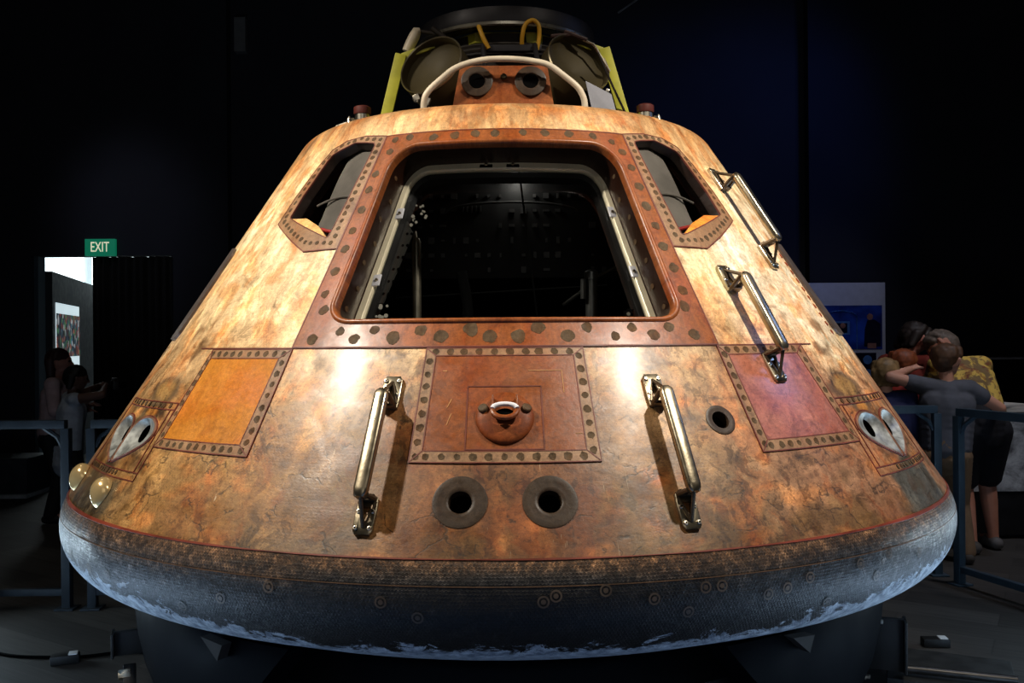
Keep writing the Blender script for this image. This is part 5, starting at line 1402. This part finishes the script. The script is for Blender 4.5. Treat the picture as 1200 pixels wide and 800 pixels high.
mb = MB(); mb.lathe([(0.0, 0.07), (0.026, 0.07), (0.030, 0.062), (0.030, 0.0)], 20, m_ @ Matrix.Translation((0, 0.02, 0)) @ Matrix.Rotation(-PI / 2, 4, 'X')); mb.build('lens', M['black'], cm)

# ================================================================== LIGHT
def lamp(kind, loc, target, energy, color, **kw):
    l = bpy.data.lights.new('lamp', kind); l.energy = energy; l.color = color
    for k, v in kw.items(): setattr(l, k, v)
    o = bpy.data.objects.new('scene_light', l); COL.objects.link(o); o.location = loc
    o.rotation_euler = (Vector(target) - Vector(loc)).to_track_quat('-Z', 'Y').to_euler()
    return o
WARM = (1.0, 0.91, 0.78)
lamp('SPOT', (-2.80, -2.36, 4.64), (-0.70, -1.08, 1.80), 1020, WARM, spot_size=R_(50), spot_blend=1.0, shadow_soft_size=0.10)
lamp('SPOT', (2.16, -2.80, 4.82), (0.82, -1.02, 1.84), 980, WARM, spot_size=R_(50), spot_blend=1.0, shadow_soft_size=0.10)
lamp('SPOT', (-1.6, -4.2, 5.8), (0, -0.5, 2.6), 60, WARM, spot_size=R_(26), spot_blend=1.0, shadow_soft_size=0.2)  # weak fill added for the deck parts, no real fixture
lamp('POINT', (0.05, -0.3, 2.30), (0, 0, 0), 1.0, (1.0, 0.95, 0.85), shadow_soft_size=0.05)  # small lamp added inside the cabin to lift its dark contents
lamp('AREA', (0.3, -7.6, 3.6), (0, 0, 1.6), 20, (1.0, 0.94, 0.86), size=3.0)  # soft frontal fill added behind the camera to brighten trim and handrails
UP = (0.50, 0.72, 1.0)
for sg, e in ((-1, 60), (1, 60)):
    lamp('AREA', (sg * 2.25, -1.35, 0.05), (sg * 1.66, -0.95, 0.75), e * 0.50, UP, shape='RECTANGLE', size=1.7, size_y=0.7)
    lamp('AREA', (sg * 1.05, -2.45, 0.05), (sg * 0.9, -1.55, 0.75), 3.0, (0.25, 0.48, 1.0), shape='RECTANGLE', size=1.8, size_y=0.6)
    lamp('AREA', (3.57, 0.15, 0.64) if sg > 0 else (-3.39, 0.51, 0.42), (sg * 1.55, -1.2, 0.86), 12, (0.66, 0.86, 1.0), shape='RECTANGLE', size=0.16, size_y=0.42)
lamp('AREA', (0.0, -3.6, 0.05), (0, -1.2, 0.6), 2.0, (0.35, 0.55, 1.0), size=1.5)
lamp('SPOT', (4.8, 3.2, 6.6), (2.2, 6.2, 2.9), 150, (0.10, 0.22, 1.0), spot_size=R_(62), spot_blend=1.0, shadow_soft_size=0.3)
lamp('SPOT', (4.8, -0.3, 4.2), (0.9, -0.8, 1.6), 60, (0.25, 0.42, 1.0), spot_size=R_(50), spot_blend=1.0, shadow_soft_size=0.3)
lamp('SPOT', (4.4, -0.2, 5.6), (3.1, 2.1, 1.0), 260, (1.0, 0.92, 0.9), spot_size=R_(40), spot_blend=1.0, shadow_soft_size=0.3)
lamp('SPOT', (3.4, 3.6, 5.8), (3.8, 5.85, 1.8), 60, (0.9, 0.92, 1.0), spot_size=R_(28), spot_blend=0.9, shadow_soft_size=0.2)
lamp('SPOT', (-5.0, 2.6, 5.6), (-4.35, 6.2, 2.95), 80, (0.7, 0.75, 1.0), spot_size=R_(30), spot_blend=1.0, shadow_soft_size=0.3)
lamp('SPOT', (3.4, 0.8, 6.2), (3.3, 0.8, 0), 190, (0.66, 0.76, 1.0), spot_size=R_(75), spot_blend=1.0, shadow_soft_size=0.15)
lamp('SPOT', (-3.4, 0.8, 6.2), (-3.3, 0.8, 0), 70, (1.0, 0.95, 0.85), spot_size=R_(75), spot_blend=1.0, shadow_soft_size=0.15)
lamp('AREA', (-7.0, 9.8, 3.9), (-7.0, 10.2, 0), 60, (0.9, 0.97, 1.0), size=1.5)

w = bpy.data.worlds.new('dim_hall'); SC.world = w; w.use_nodes = True
w.node_tree.nodes['Background'].inputs[0].default_value = (0.35, 0.42, 0.6, 1); w.node_tree.nodes['Background'].inputs[1].default_value = 0.004

# ================================================================== CAMERA
cd = bpy.data.cameras.new('camera'); cd.sensor_width = 36.0; cd.lens = 1050 / 1200 * 36.0; cd.clip_start = 0.05; cd.clip_end = 60
co = bpy.data.objects.new('view_camera', cd); COL.objects.link(co)
co.location = (0.0, -4.38, 1.55)
co.rotation_euler = (Matrix.Rotation(-math.atan2(5, 1050), 4, 'Z') @ Matrix.Rotation(PI / 2, 4, 'X') @ Matrix.Rotation(R_(-0.45), 4, 'Z')).to_euler()
SC.camera = co
SC.view_settings.view_transform = 'Standard'
SC.view_settings.look = 'None'
SC.view_settings.exposure = 0.0
